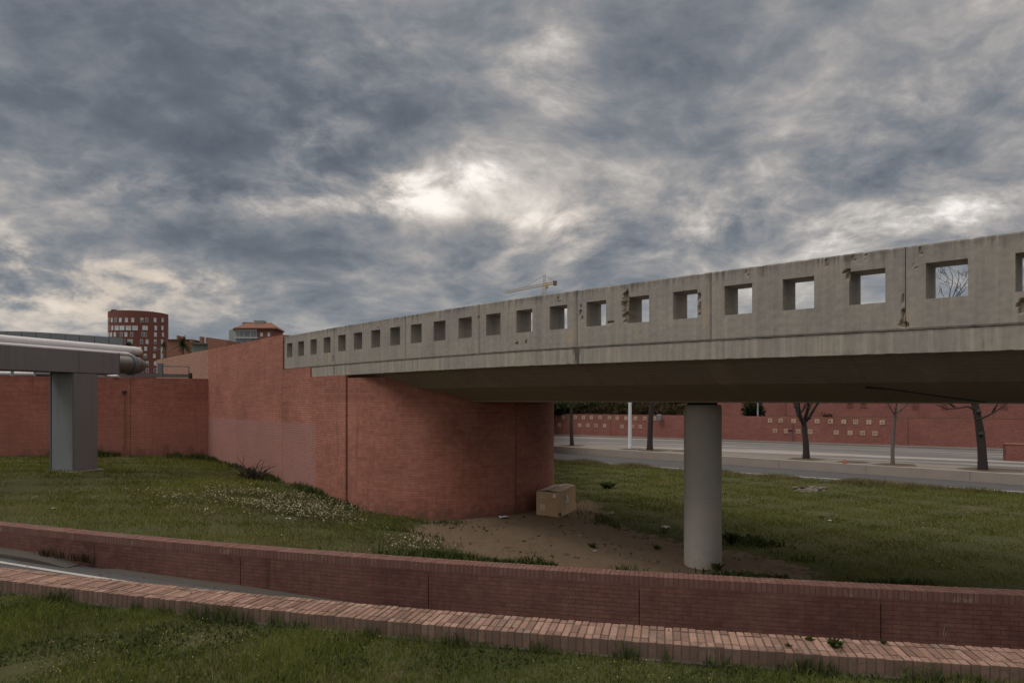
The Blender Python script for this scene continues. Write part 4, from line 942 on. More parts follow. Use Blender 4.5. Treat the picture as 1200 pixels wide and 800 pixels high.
# tower crane
def crane():
    Yc=296.0; kc=Yc/F; m=at(638,468,Yc); zj=(HZ-333.4)*kc; e=empty('tower_crane',(m.x,m.y,upz),'yellow tower crane rising far behind the bridge parapet','crane')
    def lattice(a,b,w,n,r):
        mb=MB(); a=Vector(a);b=Vector(b);d=(b-a).normalized(); up=Vector((0,0,1)) if abs(d.z)<.9 else Vector((0,1,0)); x=d.cross(up).normalized()*w/2; y=x.normalized().cross(d)*w/2
        cs=[x+y,x-y,-x-y,-x+y]
        for c in cs: mb.bar(a+c,b+c,r)
        for i in range(n):
            p=a.lerp(b,i/n);q=a.lerp(b,(i+1)/n)
            for j in range(4): mb.bar(p+cs[j],q+cs[(j+1)%4],r*.7)
        return mb
    lattice((m.x,m.y,upz),(m.x,m.y,zj),1.5,34,.17).build('mast',M['crane'],e)
    tip=at(591.5,342.5,317); tip.z=zj
    root=Vector((m.x,m.y,zj)); lattice(root,tip,1.0,22,.14).build('jib',plain('crane_jib_pale',(.42,.39,.33),.6),e)
    back=at(652,330.5,291); back.z=zj; lattice(root,back,1.0,5,.16).build('counter_jib',M['crane'],e)
    apex=Vector((m.x,m.y,zj+11*kc)); lattice(root,apex,.9,5,.15).build('apex',M['crane'],e)
    mb=MB(); mb.bar(apex,root.lerp(tip,.55),.09); mb.bar(apex,back,.09); mb.build('tie_rods',M['rail'],e)
    mb=MB(); mb.box(back+(root-back)*.12+Vector((0,0,-.1)),(1.5,1.5,1.9),bev=.1); mb.build('counterweight',M['stone'],e)
    mb=MB(); mb.box(root+Vector((.9,-1.2,-1.0)),(1.2,1.3,1.6),bev=.1); mb.build('cab',M['crane'],e)
crane()

# ------------------------------------------------------------------ brick barrier and kerb wall
def coping(pts2, width, depths, zt, hface, pitch, mat, label_parent, jit=.0035, gaps=()):
    """rows of real bricks laid across a wall top; pts2 = front edge polyline, rows from front to back given by depths"""
    mb=MB(); P=resample(pts2,pitch)
    for i in range(len(P)-1):
        a,b=P[i],P[i+1]; t=(b-a).normalized(); n=Vector((-t.y,t.x)); m=(a+b)/2; d0=0
        R=Matrix((Vector((t.x,t.y,0)),Vector((n.x,n.y,0)),Vector((0,0,1)))).transposed()
        gapped=any(abs(m.x-gx)<pitch*.52 for gx in gaps)
        for r,dw in enumerate(depths):
            c=m+n*(d0+dw/2); d0+=dw
            dz=random.uniform(-jit,jit)
            hh=hface if r==0 else min(hface,.07)
            R2=R@Matrix.Rotation(random.uniform(-.022,.022),3,'Z')
            mb.box((c.x,c.y,zt+dz-hh/2),(pitch-.009 if not gapped else pitch-.022,dw-.013,hh),R2,bev=.004,col=max(0,min(1,random.gauss(.5,.3))),jit=.0008)
    return mb
kx=curve_pts(Yk,-13,9,160)
KW=empty('kerb_wall',(0,Yk(0)+.2,ZF),'knee low brick kerb wall with terracotta coping beside the front grass','kerb wall')
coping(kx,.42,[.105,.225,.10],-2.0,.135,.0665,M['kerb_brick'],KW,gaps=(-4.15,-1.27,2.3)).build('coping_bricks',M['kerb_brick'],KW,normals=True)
mb=MB(); q=offset(kx,.010); wall(q,.41,-3.9,-2.010,mb); mb.build('mortar_bed',M['mortar'],KW,normals=True)
mb=MB(); q=offset(kx,-.05); wall(q,.2,-2.6,-2.128,mb); mb.build('footing',M['kerbdark'],KW,normals=True)
BW=empty('barrier_wall',(0,Yb(0)+.15,-3.3),'waist high curved dark red brick barrier along the sunken ramp','barrier wall')
bx=curve_pts(Yb,-20,14,220)
JX=[-13.4,-10.4,-7.42,-4.4,-1.24,1.73,4.68,7.7,10.7]
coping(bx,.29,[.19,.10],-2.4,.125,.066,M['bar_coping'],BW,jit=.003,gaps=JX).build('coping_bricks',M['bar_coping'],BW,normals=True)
mb=MB(); q=offset(bx,.008); wall(q,.27,-2.6,-2.406,mb); mb.build('mortar_bed',M['mortar_red'],BW,normals=True)
mb=MB(); u=0
ed=[-20]+JX+[14]
for a,b in zip(ed,ed[1:]):
    pts=curve_pts(Yb,a+.009,b-.004,28); wall(offset(pts,.003),.28,-4.3,-2.531,mb,u0=u); u+=sum((q2-q1).length for q1,q2 in zip(pts,pts[1:]))
mb.build('brickwork',M['barrier'],BW,normals=True)
mb=MB(); wall(offset(bx,.06),.15,-4.2,-2.56,mb); mb.build('joint_backing',M['darkgap'],BW,normals=True)
# ramp edge kerb stones and line
def kerbstone(x0,x1,h,w,label):
    pts=offset(curve_pts(Yb,x0,x1,40),-w); mb=MB(); n=len(pts)
    prof=[(0,-.12),(0,h-.03),(.03,h),(w-.01,h+.015),(w-.01,-.12)]; B=[offset(pts,o_) for o_,_ in prof]
    V=[];
    for i in range(n):
        k=min(1,min(i,n-1-i)/3+.15) if True else 1
        for (o_,z),bb in zip(prof,B): V.append((bb[i].x,bb[i].y,zroad(bb[i].x)+(z*k if z>0 else z)))
    m_=len(prof); Fc=[(i*m_+j,i*m_+j+1,(i+1)*m_+j+1,(i+1)*m_+j) for i in range(n-1) for j in range(m_-1)]+[tuple(range(m_)),tuple((n-1)*m_+j for j in range(m_))[::-1]]
    mb.mesh(V,Fc); o=mb.build('kerb',M['kerbdark'],normals=True,angle=40); o['kind']='structure'
kerbstone(-19,-7.75,.10,.24,'')
kerbstone(-7.2,-2.0,.03,.16,'')
mb=MB(); pl_=offset(curve_pts(Yb,-20,10,80),-.50); pr_=offset(pl_,.09)
for i in range(80): 
    z=[zroad(p.x)+.006 for p in (pl_[i],pl_[i+1],pr_[i+1],pr_[i])]; mb.face([(p.x,p.y,zz) for p,zz in zip((pl_[i],pl_[i+1],pr_[i+1],pr_[i]),z)])
o=mb.build('road_edge_line',M['line']); o['kind']='structure'

# ------------------------------------------------------------------ cardboard box and litter
c0=onlawn(656,606.5); c1=onlawn(630,603.5)
fx=Vector((c1.x-c0.x,c1.y-c0.y,0)); fw=.66; fx=fx.normalized(); fy=Vector((-fx.y,fx.x,0)); 
if fy.y<0: fy=-fy
fL=1.62; fh=.70; cz=zl1(c0.x,c0.y)-.02; B0=Vector((c0.x,c0.y,cz))
BX=empty('cardboard_box',B0+fx*fw/2+fy*fL/2,'large taped brown cardboard carton leaning by the rounded abutment','cardboard box')
def bp(u,v,w): return B0+fx*u+fy*v+Vector((0,0,w))
def dent(p): return p+Vector((mn.noise(p*2.3)*.018,mn.noise(p*2.9+Vector((5,0,0)))*.018,mn.noise(p*2.1+Vector((0,9,0)))*.015))
mb=MB()
def quadgrid(o,a,b,n,m_):
    V=[dent(o+a*(i/n)+b*(j/m_)) for i in range(n+1) for j in range(m_+1)]
    mb.mesh(V,[(i*(m_+1)+j,(i+1)*(m_+1)+j,(i+1)*(m_+1)+j+1,i*(m_+1)+j+1) for i in range(n) for j in range(m_)])
X,Y_,Zv=fx*fw,fy*fL,Vector((0,0,fh))
quadgrid(B0,X,Zv,8,8); quadgrid(B0,Y_,Zv,12,8); quadgrid(B0+X,Y_,Zv,12,8); quadgrid(B0+Y_,X,Zv,8,8); quadgrid(B0+Vector((0,0,.004)),X,Y_,8,12)
mb.build('carton',M['cardboard'],BX,normals=True)
for (u0,u1,sg) in((0,.49,1),(.51,1,-1)):
    mb=MB(); V=[]
    for i in range(7):
        for j in range(13):
            t=i/6; u=u0+(u1-u0)*t; edge=(t if sg>0 else 1-t); p=bp(u*fw,j/12*fL,fh+.002+.035*edge*(1 if sg>0 else .5)); V.append(dent(p)+Vector((0,0,.004)))
    F2=[(i*13+j,(i+1)*13+j,(i+1)*13+j+1,i*13+j+1) for i in range(6) for j in range(12)]
    mb.mesh(V,F2); mb.build('top_flap',M['lit_flap_label'],BX)  # flaps paler than the carton: sun on the lid put into the colour
def patch(o,a,b,name,mat,off=.022):
    mb=MB(); n=a.cross(b).normalized(); 
    if n.y>0: n=-n
    mb.box(o+a/2+b/2+n*off,(a.length,b.length,.006),Matrix((a.normalized(),b.normalized(),a.normalized().cross(b.normalized()))).transposed()); mb.build(name,mat,BX)
patch(bp(.40,0,.20),-fx*-.15,Vector((0,0,.17)),'paper_label',M['lit_flap_label'])
patch(bp(.10,0,.56),fx*.09,Vector((0,0,.09)),'sticker',M['tape'])
patch(bp(.20,0,.36),fx*.09,Vector((0,0,.02)),'sticker',M['paper'])
patch(bp(.50,0,.54),fx*.03,Vector((0,0,.035)),'sticker',M['tape']); patch(bp(.42,0,.54),fx*.025,Vector((0,0,.03)),'sticker',M['tape'])
mb=MB(); n_=-fx*.025
mb.mesh([bp(0,.55,.62)+n_,bp(0,.80,.42)+n_,bp(0,.52,.40)+n_,bp(0,.60,.45)+n_*3],[(0,3,2),(0,1,3)]); mb.mesh([bp(0,.42,.36)+n_,bp(0,.85,.36)+n_,bp(0,.85,.40)+n_,bp(0,.42,.40)+n_],[(0,1,2,3)]); mb.build('torn_tape',M['tape'],BX)
mb=MB()
for v0,v1 in((.05,.5),(.45,.9),(.8,1.25)): mb.box(bp(fw*.5+random.uniform(-.12,.12),(v0+v1)/2,fh+.056),(.09,v1-v0,.006),Matrix((fx,fy,Vector((0,0,1)))).transposed())
mb.build('packing_tape',M['tape'],BX)
mb=MB(); mb.mesh([bp(.03,-.021,.02),bp(-.021,.10,.02),bp(-.021,.03,.17),bp(.03,-.021,.15)],[(0,1,2,3)]); mb.build('torn_corner',M['bearing'],BX)
def scrap(px,py,s,label,mat,seed,z=None,name='paper_scrap',cat='litter'):
    s*=.62; p=onlawn(px,py); rr=random.Random(seed); mb=MB(); n=5
    V=[(p.x+(i/n-.5)*s+rr.uniform(-.02,.02),p.y+(j/n-.5)*s*.7,p.z+.03+rr.uniform(0,.25)*s) for i in range(n+1) for j in range(n+1)]
    mb.mesh(V,[(i*(n+1)+j,(i+1)*(n+1)+j,(i+1)*(n+1)+j+1,i*(n+1)+j+1) for i in range(n) for j in range(n)]); o=mb.build(name,mat); tag(o,label,cat)
scrap(590,607.5,.40,'crumpled white paper heap at the foot of the rounded abutment',M['paper'],1)
scrap(716,602.5,.20,'small white scrap on the grass edge right of the carton',M['paper'],2)
scrap(780,619,.32,'pale crumpled scrap on grass just left of the column',M['paper'],3)
scrap(679.5,628,.07,'tiny white speck of litter on bare dirt near the carton',M['paper'],4)
scrap(63,597,.14,'small white scrap lying on the left lawn near the barrier',M['paper'],5)
scrap(338,609,.16,'white scrap in the cream flower patch below the tall wall',M['paper'],6)
scrap(972,611,.16,'pale scrap on the lawn right of the column',M['paper'],7)
scrap(697,647,.12,'bluish white scrap on dirt among weeds behind the barrier',M['paper'],8)
scrap(740,593,.10,'tiny white scrap on green lawn between carton and column',M['paper'],9)
# rubble on right lawn
p=onlawn(950,574); e=empty('rubble_heap',p,'low heap of grey brown rubble lying in the right lawn near the road','rubble')
mb=MB(); N=22; M_=14; V=[]
for i in range(N+1):
    for j in range(M_+1):
        u=i/N*2-1;v=j/M_*2-1; q=Vector((p.x+u*.75,p.y+v*.5,p.z)); r2=u*u+v*v
        V.append((q.x,q.y,q.z-.03+max(0,1-r2)*(.09+.10*mn.noise(q*5)+.06*mn.noise(q*14))))
mb.mesh(V,[(i*(M_+1)+j,(i+1)*(M_+1)+j,(i+1)*(M_+1)+j+1,i*(M_+1)+j+1) for i in range(N) for j in range(M_)]); mb.build('mound',M['stone'],e)
rr=random.Random(5)
for k in range(7):
    mb=MB(); R3=Matrix.Rotation(rr.uniform(0,3.1),3,'Z')@Matrix.Rotation(rr.uniform(-.35,.35),3,'X'); mb.box(p+Vector((rr.uniform(-.5,.5),rr.uniform(-.3,.25),.08)),(rr.uniform(.15,.4),rr.uniform(.1,.22),.05),R3,bev=.012,jit=.02); mb.build('shard',M['stone'],e)
# dead bramble by the tall wall
p=onlawn(297,562); e=empty('dead_bramble',p,'dark dead bramble bush against the pale repainted wall patch','bush')
mb=MB(); rr=random.Random(2)
for k in range(46):
    a=rr.uniform(0,6.28); L=rr.uniform(.3,.8); P=[p+Vector((rr.uniform(-.35,.35),rr.uniform(-.15,.1),-.02))]; d=Vector((math.cos(a)*.45,math.sin(a)*.25,1.0)).normalized()
    for i in range(6): d=(d+Vector((rr.uniform(-.3,.3),rr.uniform(-.2,.2),-.22))).normalized(); P.append(P[-1]+d*L/5)
    mb.tube(P,[.018*(1-.7*i/6) for i in range(7)],4,cap=False)
mb.build('stems',M['dead'],e); mb=MB()
for k in range(5): leaf_cloud(mb,p+Vector((rr.uniform(-.45,.05),rr.uniform(-.15,.1),rr.uniform(.05,.3))),(.26,.2,.2),70,.05,60+k)
mb.build('dry_leaves',M['shrub_dry'],e)

# ------------------------------------------------------------------ weeds as individual plants
def weed(p,h,n,label,seed,name='weed_plant',lw=.02,mat=None,group=None,spread=.7):
    rr=random.Random(seed); mb=MB()
    for k in range(n):
        a=rr.uniform(0,6.28); L=h*rr.uniform(.6,1.15); d=Vector((math.cos(a)*spread*rr.random(),math.sin(a)*spread*rr.random(),1)).normalized(); b=Vector(p)+Vector((math.cos(a),math.sin(a),0))*rr.uniform(0,h*.25); sd=d.cross(Vector((rr.gauss(0,1),rr.gauss(0,1),.2))).normalized()
        P=[b,b+d*L*.5,b+d*L*.85+Vector((d.x,d.y,-.2))*L*.3]; w=lw*rr.uniform(.6,1.2); t=rr.random()
        mb.face([P[0]-sd*w*.4,P[0]+sd*w*.4,P[1]+sd*w,P[1]-sd*w],c=t); mb.face([P[1]-sd*w,P[1]+sd*w,P[2]],c=t)
    o=mb.build(name,mat or M['weed']); tag(o,label,'weed',group); return o
def onplane(px,py,z): Y=F*-z/(py-HZ); return Vector(((px-600)/F*Y,Y,z))
weed(onplane(977,757,-2.0),.09,34,'leafy green weed rooted in the joints on the kerb coping',1,lw=.018,spread=1.6)
weed(onplane(948,750,-2.0),.05,16,'small dark weed on the kerb coping left of the leafy weed',2,lw=.012,spread=1.6)
weed(onplane(925,757,-2.0),.04,14,'tiny weed at the front edge of the kerb coping',3,lw=.01,spread=1.6)
weed(onplane(1035,754,-2.0),.05,16,'small green weed on the kerb coping right of the leafy weed',4,lw=.012,spread=1.6)
weed(onplane(1003,748,-2.0),.12,4,'thin dry stalk standing on the kerb coping',5,lw=.003,spread=.2,mat=M['flower_cream'])
weed(onplane(1105,748,-2.0),.16,4,'thin pale stalk standing on the kerb coping toward the right',6,lw=.003,spread=.4,mat=M['flower_cream'])
q=Vector((cp.x+.18,cp.y-.40,zb)); weed(q,.22,60,'dark weed tuft growing against the base of the column',7,lw=.025)
q=onlawn(857,636); weed(q,.35,80,'dark green clump of weeds to the right of the column',8,lw=.04)
q=onlawn(770,643); weed(q,.13,34,'dark weed clump on dirt left of the column base',9,lw=.03,spread=1.2)
q=onlawn(694,641); weed(q,.14,34,'dark weed clump on dirt midway between carton and column',10,lw=.03,spread=1.2)
q=onlawn(713,572); weed(q,.35,120,'rounded green weed clump on the lawn right of the carton',11,lw=.06,spread=1.3)

# ------------------------------------------------------------------ grass (stuff)
def blades(name,x,y,z,h,w,tint,mat,lean=.6,seg=True):
    n=len(x); a=RNG.uniform(0,2*np.pi,n); b=RNG.uniform(0,2*np.pi,n); l=RNG.uniform(.1,1,n)*lean
    sx,sy=np.cos(a)*w/2,np.sin(a)*w/2; dx,dy=np.cos(b)*l*h,np.sin(b)*l*h
    if seg:
        V=np.stack([np.stack([x-sx,y-sy,z],1),np.stack([x+sx,y+sy,z],1),np.stack([x+sx*.8+dx*.35,y+sy*.8+dy*.35,z+h*.6],1),np.stack([x-sx*.8+dx*.35,y-sy*.8+dy*.35,z+h*.6],1),np.stack([x+dx,y+dy,z+h*(1-.25*l)],1)],1).reshape(-1,3)
        k=np.arange(n)[:,None]*5; idx=(k+np.array([0,1,2,3,3,2,4])).ravel(); cnt=np.tile([4,3],n); t=np.repeat(tint,5)
    else:
        V=np.stack([np.stack([x-sx,y-sy,z],1),np.stack([x+sx,y+sy,z],1),np.stack([x+dx,y+dy,z+h*(1-.25*l)],1)],1).reshape(-1,3)
        idx=(np.arange(n)[:,None]*3+np.array([0,1,2])).ravel(); cnt=np.full(n,3); t=np.repeat(tint,3)
    return fast_mesh(name,V,idx,cnt,np.clip(t,0,1),mat)
def vnoise(x,y,s,seed=0):
    r=np.zeros_like(x); rr=np.random.default_rng(seed)
    for k in range(7):
        a=rr.uniform(0,6.28); f=s*rr.uniform(.5,2.2); r+=np.sin((x*np.cos(a)+y*np.sin(a))*f+rr.uniform(0,6.28))/7**.5
    return r
ykv=np.vectorize(Yk); ybv=np.vectorize(Yb)
# foreground
n=230000; x=RNG.uniform(-9.5,6,n); y=RNG.uniform(3.2,8.9,n); k=(y<ykv(x)-.02)&(np.abs(x)<y*.95+.6)
x,y=x[k],y[k]; dk=ykv(x)-y; v=vnoise(x,y,2.2,1)
h=(.03+.035*RNG.random(len(x)))*(1+.55*v)+.03*np.exp(-dk/.12)*(vnoise(x,y,3.5,2)>.4); h=np.clip(h,.02,.2)
blades('near_grass',x,y,np.full(len(x),ZF-.005),h,RNG.uniform(.004,.009,len(x)),RNG.beta(2,2,len(x))*.8+.12*v,M['grass_fg'],.9)
# broader clover leaves and taller tufts by the kerb
n=52000; x=RNG.uniform(-9.5,6,n); y=RNG.uniform(3.2,8.9,n); v=vnoise(x,y,2.6,5); k=(y<ykv(x)-.02)&(np.abs(x)<y*.95+.6)&(v>-.2); x,y,v=x[k],y[k],v[k]
blades('clover',x,y,np.full(len(x),ZF),RNG.uniform(.02,.05,len(x)),RNG.uniform(.012,.024,len(x)),RNG.random(len(x))*.7,M['weed'],1.6,True)
n=3600; x=RNG.uniform(-9.5,5.5,n); off_=np.abs(RNG.normal(0,.055,n)); v=vnoise(x,x*0,4.5,9)+.7*vnoise(x,x*0,11,10); k=v>.25; x,off_,v=x[k],off_[k],v[k]; y=ykv(x)-.025-off_
blades('kerb_weeds',x,y,np.full(len(x),ZF),RNG.uniform(.05,.13,len(x))*(1+.5*np.clip(v-.5,0,1.2)),RNG.uniform(.005,.014,len(x)),RNG.random(len(x)),M['weed'],.9)
# small flowers
def dots(name,x,y,z,s,mat):
    n=len(x); a=RNG.uniform(0,6.28,n); V=[];
    ang=np.arange(6)*np.pi/3; tl=RNG.normal(0,.45,(n,2))
    dx=np.cos(ang)[None]*s[:,None]; dy=np.sin(ang)[None]*s[:,None]
    V=np.stack([x[:,None]+dx,y[:,None]+dy,z[:,None]+dx*tl[:,:1]+dy*tl[:,1:]-.6*np.abs(0*dx)],-1).reshape(-1,3)
    return fast_mesh(name,V,np.arange(n*6),np.full(n,6),np.repeat(RNG.random(n),6),mat)
n=4600; x=RNG.uniform(-8,5,n); y=RNG.uniform(3.6,7.4,n); v=vnoise(x,y,1.6,21); k=(y<ykv(x)-.18)&(v>.15)&(np.abs(x)<y*.95); x,y=x[k],y[k]
dots('yellow_flowers',x,y,ZF+RNG.uniform(.05,.075,len(x)),RNG.uniform(.0026,.0048,len(x)),M['flower_yellow'])
# main lawn
def lawn_pts(n,x0,x1,y0,y1):
    x=RNG.uniform(x0,x1,n); y=RNG.uniform(y0,y1,n)
    k=(y>ybv(x)+.30)&(y<Ye(x)-.05)&(np.abs(x)<y*.92+1.5)
    # not behind the tall wall / inside the drum
    cl=np.array([[path(s).x,path(s).y] for s in np.linspace(S_JOINT407,S_COR,8)])
    ins=np.hypot(x-Cc.x,y-Cc.y)<Rd-.02
    yw=np.interp(x,cl[::-1,0],cl[::-1,1],left=lw0.y+0,right=1e9); yw=np.where(x<lw0.x,lw0.y+(x-lw0.x)*lwd.y/lwd.x,yw); yw=np.where(x>cl[0,0],1e9,yw)
    k&=(y<yw)&~ins&~((x<-1)&(y>Cc.y)&(x>cl[0,0]-1))
    return x[k],y[k]
x,y=lawn_pts(620000,-26,25,8,42)
D=dirt(x,y); v=vnoise(x,y,1.1,3); keep=RNG.random(len(x))<np.where(y<15,1.0,np.clip(17/y,.45,1)); keep&=(D+.16*v+.10*vnoise(x,y,4.5,13)+RNG.normal(0,.12,len(x)))<.45; x,y,v=x[keep],y[keep],v[keep]
edge=Ye(x)-y; hh=(.05+.05*RNG.random(len(x)))*(1+.35*v)*np.where(x<-2,1.15,1)+.16*np.exp(-edge/.55)*RNG.random(len(x))
blades('lawn_grass',x,y,zl(x,y)-.01,np.clip(hh,.02,.5),RNG.uniform(.012,.026,len(x))*np.clip(y/16,.8,1.8),np.clip(RNG.beta(2,2,len(x))*.85+.15*v,0,1),M['grass'],1.0,False)
x=RNG.uniform(1.5,24,26000); y=Ye(x)-np.abs(RNG.normal(0,.55,26000))+.05; v=vnoise(x,y,1.5,45); k=(v>-.5)&(np.abs(x)<y*.9+2); x,y,v=x[k],y[k],v[k]
blades('verge_grass',x,y,zl(x,y)-.02,RNG.uniform(.08,.26,len(x))*(1+.45*np.clip(v,-.6,1.5)),RNG.uniform(.015,.03,len(x)),RNG.random(len(x)),tint_mat('dry_verge_grass',(.11,.10,.045),(.30,.255,.13),trans=.35,nscale=.8),1.0,False)
n=26000; u=RNG.random(n); w=RNG.random(n)**1.3; a0=pline(offset(FW,.35),560); a1=HILL[1]
x=a0.x+(a1.x-a0.x)*u+4*w; y=a0.y+(a1.y-a0.y)*u+7*w; z=-1.2+2.4*w; v=vnoise(x,y*1.5,1.3,145); k=v>-.6; x,y,z,v=x[k],y[k],z[k],v[k]
blades('hillside_undergrowth',x,y,z-.05,RNG.uniform(.1,.5,len(x))*(1+.6*np.clip(v,-.5,1.5)),RNG.uniform(.05,.16,len(x)),np.clip(RNG.random(len(x))*.8+.2*v,0,1),tint_mat('hillside_scrub',(.022,.026,.012),(.10,.085,.045),trans=.2,nscale=.8,dry=(.13,.085,.055),dryr=(.5,.65)),1.3)
# lush weeds: along walls and barrier, and in dark patches
def ring_weeds(name,pts,n,spread,h,seed,thr=-.2,w=(.02,.05)):
    P=np.array([(p.x,p.y) for p in pts]); i=RNG.integers(0,len(P)-1,n); t=RNG.random(n); q=P[i]*(1-t[:,None])+P[i+1]*t[:,None]
    x=q[:,0]+RNG.normal(0,spread,n); y=q[:,1]-np.abs(RNG.normal(0,spread,n)); v=vnoise(x,y,1.6,seed)+.5*vnoise(x,y,5,seed+1); k=v>thr; x,y,v=x[k],y[k],v[k]
    return blades(name,x,y,zl(x,y)-.02,h*RNG.uniform(.4,1.1,len(x))*(1+.4*np.clip(v,-.6,1.5)),RNG.uniform(*w,len(x)),RNG.random(len(x)),M['weed'],.9)
ring_weeds('wall_weeds',[path(s,off) for s in np.linspace(S_JOINT407-.2,S_COR,20)],3200,.22,.18,31,.15)
ring_weeds('wall_weeds',[lp(d) for d in np.linspace(0,16,20)],6500,.3,.26,33,-.1)
ring_weeds('abutment_weeds',[circ(a) for a in np.linspace(0,.45,12)],500,.12,.12,35,.2)
bk=offset(bx,.34)
ring_weeds('barrier_weeds',[p+Vector((0,.35)) for p in bk if -3.0<p.x<1.9],4200,.2,.20,37,.2)
ring_weeds('barrier_weeds',[p+Vector((0,.5)) for p in bk if 3.4<p.x<9],4500,.4,.15,39,.2)
x,y=lawn_pts(90000,-20,22,9,36); v=vnoise(x,y,.8,51)+.6*vnoise(x,y,2.6,52); D=dirt(x,y); k=(v>1.25)&(D<.2)&(y<24)&(RNG.random(len(x))<.35); x,y=x[k],y[k]
blades('lawn_weeds',x,y,zl(x,y)-.01,RNG.uniform(.04,.08,len(x)),RNG.uniform(.02,.04,len(x)),RNG.random(len(x))*.8,M['weed'],1.2)
fr_=[onlawn(*p) for p in ((702,598),(714,612),(760,622),(868,630),(905,640),(945,655))]
ring_weeds('dirt_edge_weeds',[Vector((p.x,p.y)) for p in fr_],1400,.25,.14,61,.2)
for k_,(pp_,n_,h_) in enumerate([(((470,648),(540,654),(600,659),(660,664),(728,667)),2600,.20),(((846,672),(880,674),(930,675),(1010,682),(1080,684)),1300,.13),(((425,612),(460,618),(500,628)),500,.10),(((470,609),(520,612),(545,611)),260,.09)]):
    q_=[onlawn(*p) for p in pp_]; ring_weeds('dirt_edge_weeds',[Vector((p.x,p.y)) for p in q_],n_,.26,h_,63+2*k_,-.9,(.012,.032))
# cream wild flowers below the tall wall
cx=[onlawn(*p) for p in ((300,584),(345,592),(375,598),(335,602),(262,581),(372,606),(410,614),(505,641),(480,640),(250,602),(215,584))]
X=[];Yv=[];H_=[]
for p,n,s in zip(cx,(900,1200,800,900,500,300,140,160,160,200,240),(1.2,1.1,.8,.9,1.1,.6,.7,.5,.5,.6,1.3)):
    X.append(RNG.normal(p.x,s*.75,n)); Yv.append(RNG.normal(p.y,s*.75,n))
x=np.concatenate(X); y=np.concatenate(Yv); k=(vnoise(x,y,2.2,71)>-.45)&(y>ybv(x)+.35); 
cl=np.array([[path(s,off-.1).x,path(s,off-.1).y] for s in np.linspace(S_JOINT407,S_COR,8)]); k&=(y<np.interp(x,cl[::-1,0],cl[::-1,1])); x,y=x[k],y[k]
hz_=RNG.uniform(.06,.20,len(x)); dots('cream_flowers',x,y,zl(x,y)+hz_,RNG.uniform(.008,.020,len(x)),M['flower_cream'])
blades('flower_stems',x,y,zl(x,y)-.02,hz_+.02,RNG.uniform(.008,.02,len(x)),RNG.random(len(x)),tint_mat('pale_stem',(.10,.10,.045),(.24,.22,.12),trans=.3,nscale=1.5),.4)
x,y=lawn_pts(9000,-18,20,9,34); v=vnoise(x,y,1.3,81); k=(v>.3)&(dirt(x,y)<.3); x,y=x[k],y[k]
dots('small_daisies',x,y,zl(x,y)+.09,RNG.uniform(.006,.013,len(x)),M['flower_cream'])
# fine litter and clods on the dirt
x=RNG.uniform(-3,8,2600); y=RNG.uniform(10,20,2600); k=(dirt(x,y)>.6)&(vnoise(x,y,3,91)>.1); x,y=x[k],y[k]
blades('dirt_clods',x,y,zl(x,y)-.005,RNG.uniform(.015,.05,len(x)),RNG.uniform(.03,.09,len(x)),RNG.random(len(x)),tint_mat('clod_soil',(.06,.045,.03),(.16,.12,.085)),1.5)
# ramp-side weeds at the barrier foot
xs=np.concatenate([RNG.normal(-8.55,.06,40),RNG.normal(-8.1,.25,60),RNG.normal(-7.6,.12,60)]); ys=ybv(xs)-.06-np.abs(RNG.normal(0,.03,len(xs)))
blades('ramp_weeds',xs,ys,np.vectorize(zroad)(xs)+.1,RNG.uniform(.06,.24,len(xs)),RNG.uniform(.008,.018,len(xs)),RNG.random(len(xs))*.6,M['shrub_dry'],.8)

def flat_leaves(name,x,y,z,s,mat):
    n=len(x); a=RNG.uniform(0,6.28,n); ux,uy=np.cos(a)*s,np.sin(a)*s; t=RNG.normal(0,.3,(n,2))*s[:,None]
    V=np.stack([np.stack([x-ux,y-uy,z+t[:,0]*.3],1),np.stack([x-uy*.45,y+ux*.45,z+np.abs(t[:,1])],1),np.stack([x+ux,y+uy,z-t[:,0]*.3],1),np.stack([x+uy*.45,y-ux*.45,z+np.abs(t[:,1])],1)],1).reshape(-1,3)
    return fast_mesh(name,V,np.arange(n*4),np.full(n,4),np.repeat(RNG.random(n),4),mat)
LM=tint_mat('dead_leaf',(.06,.04,.024),(.20,.14,.075),nscale=2)
x=RNG.uniform(-8,5,700); y=RNG.uniform(3.6,7.4,700); k=(y<ykv(x)-.05); x,y=x[k],y[k]; flat_leaves('fallen_leaves',x,y,np.full(len(x),ZF+.045),RNG.uniform(.008,.022,len(x)),LM)
x=RNG.uniform(-8,5,90); y=ykv(x)+RNG.uniform(.03,.4,90); flat_leaves('fallen_leaves',x,y,np.full(90,-1.994),RNG.uniform(.008,.02,90),LM)
x=RNG.uniform(-14,6,260); y=ybv(x)-np.abs(RNG.normal(.25,.25,260))-.03; flat_leaves('fallen_leaves',x,y,np.vectorize(zroad)(x)+.12*(x<-7.75)*(ybv(x)-y<.24)+.015,RNG.uniform(.01,.03,260),LM)
x,y=RNG.uniform(-3,8,900),RNG.uniform(10.5,20,900); k=(dirt(x,y)>.5)&(np.hypot(x-Cc.x,y-Cc.y)>Rd+.05); x,y=x[k],y[k]; flat_leaves('fallen_leaves',x,y,zl(x,y)+.015,RNG.uniform(.012,.035,len(x)),LM)
x=RNG.uniform(-8,5,900); y=RNG.uniform(3.8,7.4,900); v=vnoise(x,y,1.4,171); k=(y<ykv(x)-.06)&(v>.2); x,y=x[k],y[k]
blades('seed_stalks',x,y,np.full(len(x),ZF),RNG.uniform(.09,.20,len(x)),RNG.uniform(.002,.004,len(x)),RNG.random(len(x)),M['flower_cream'],.6)

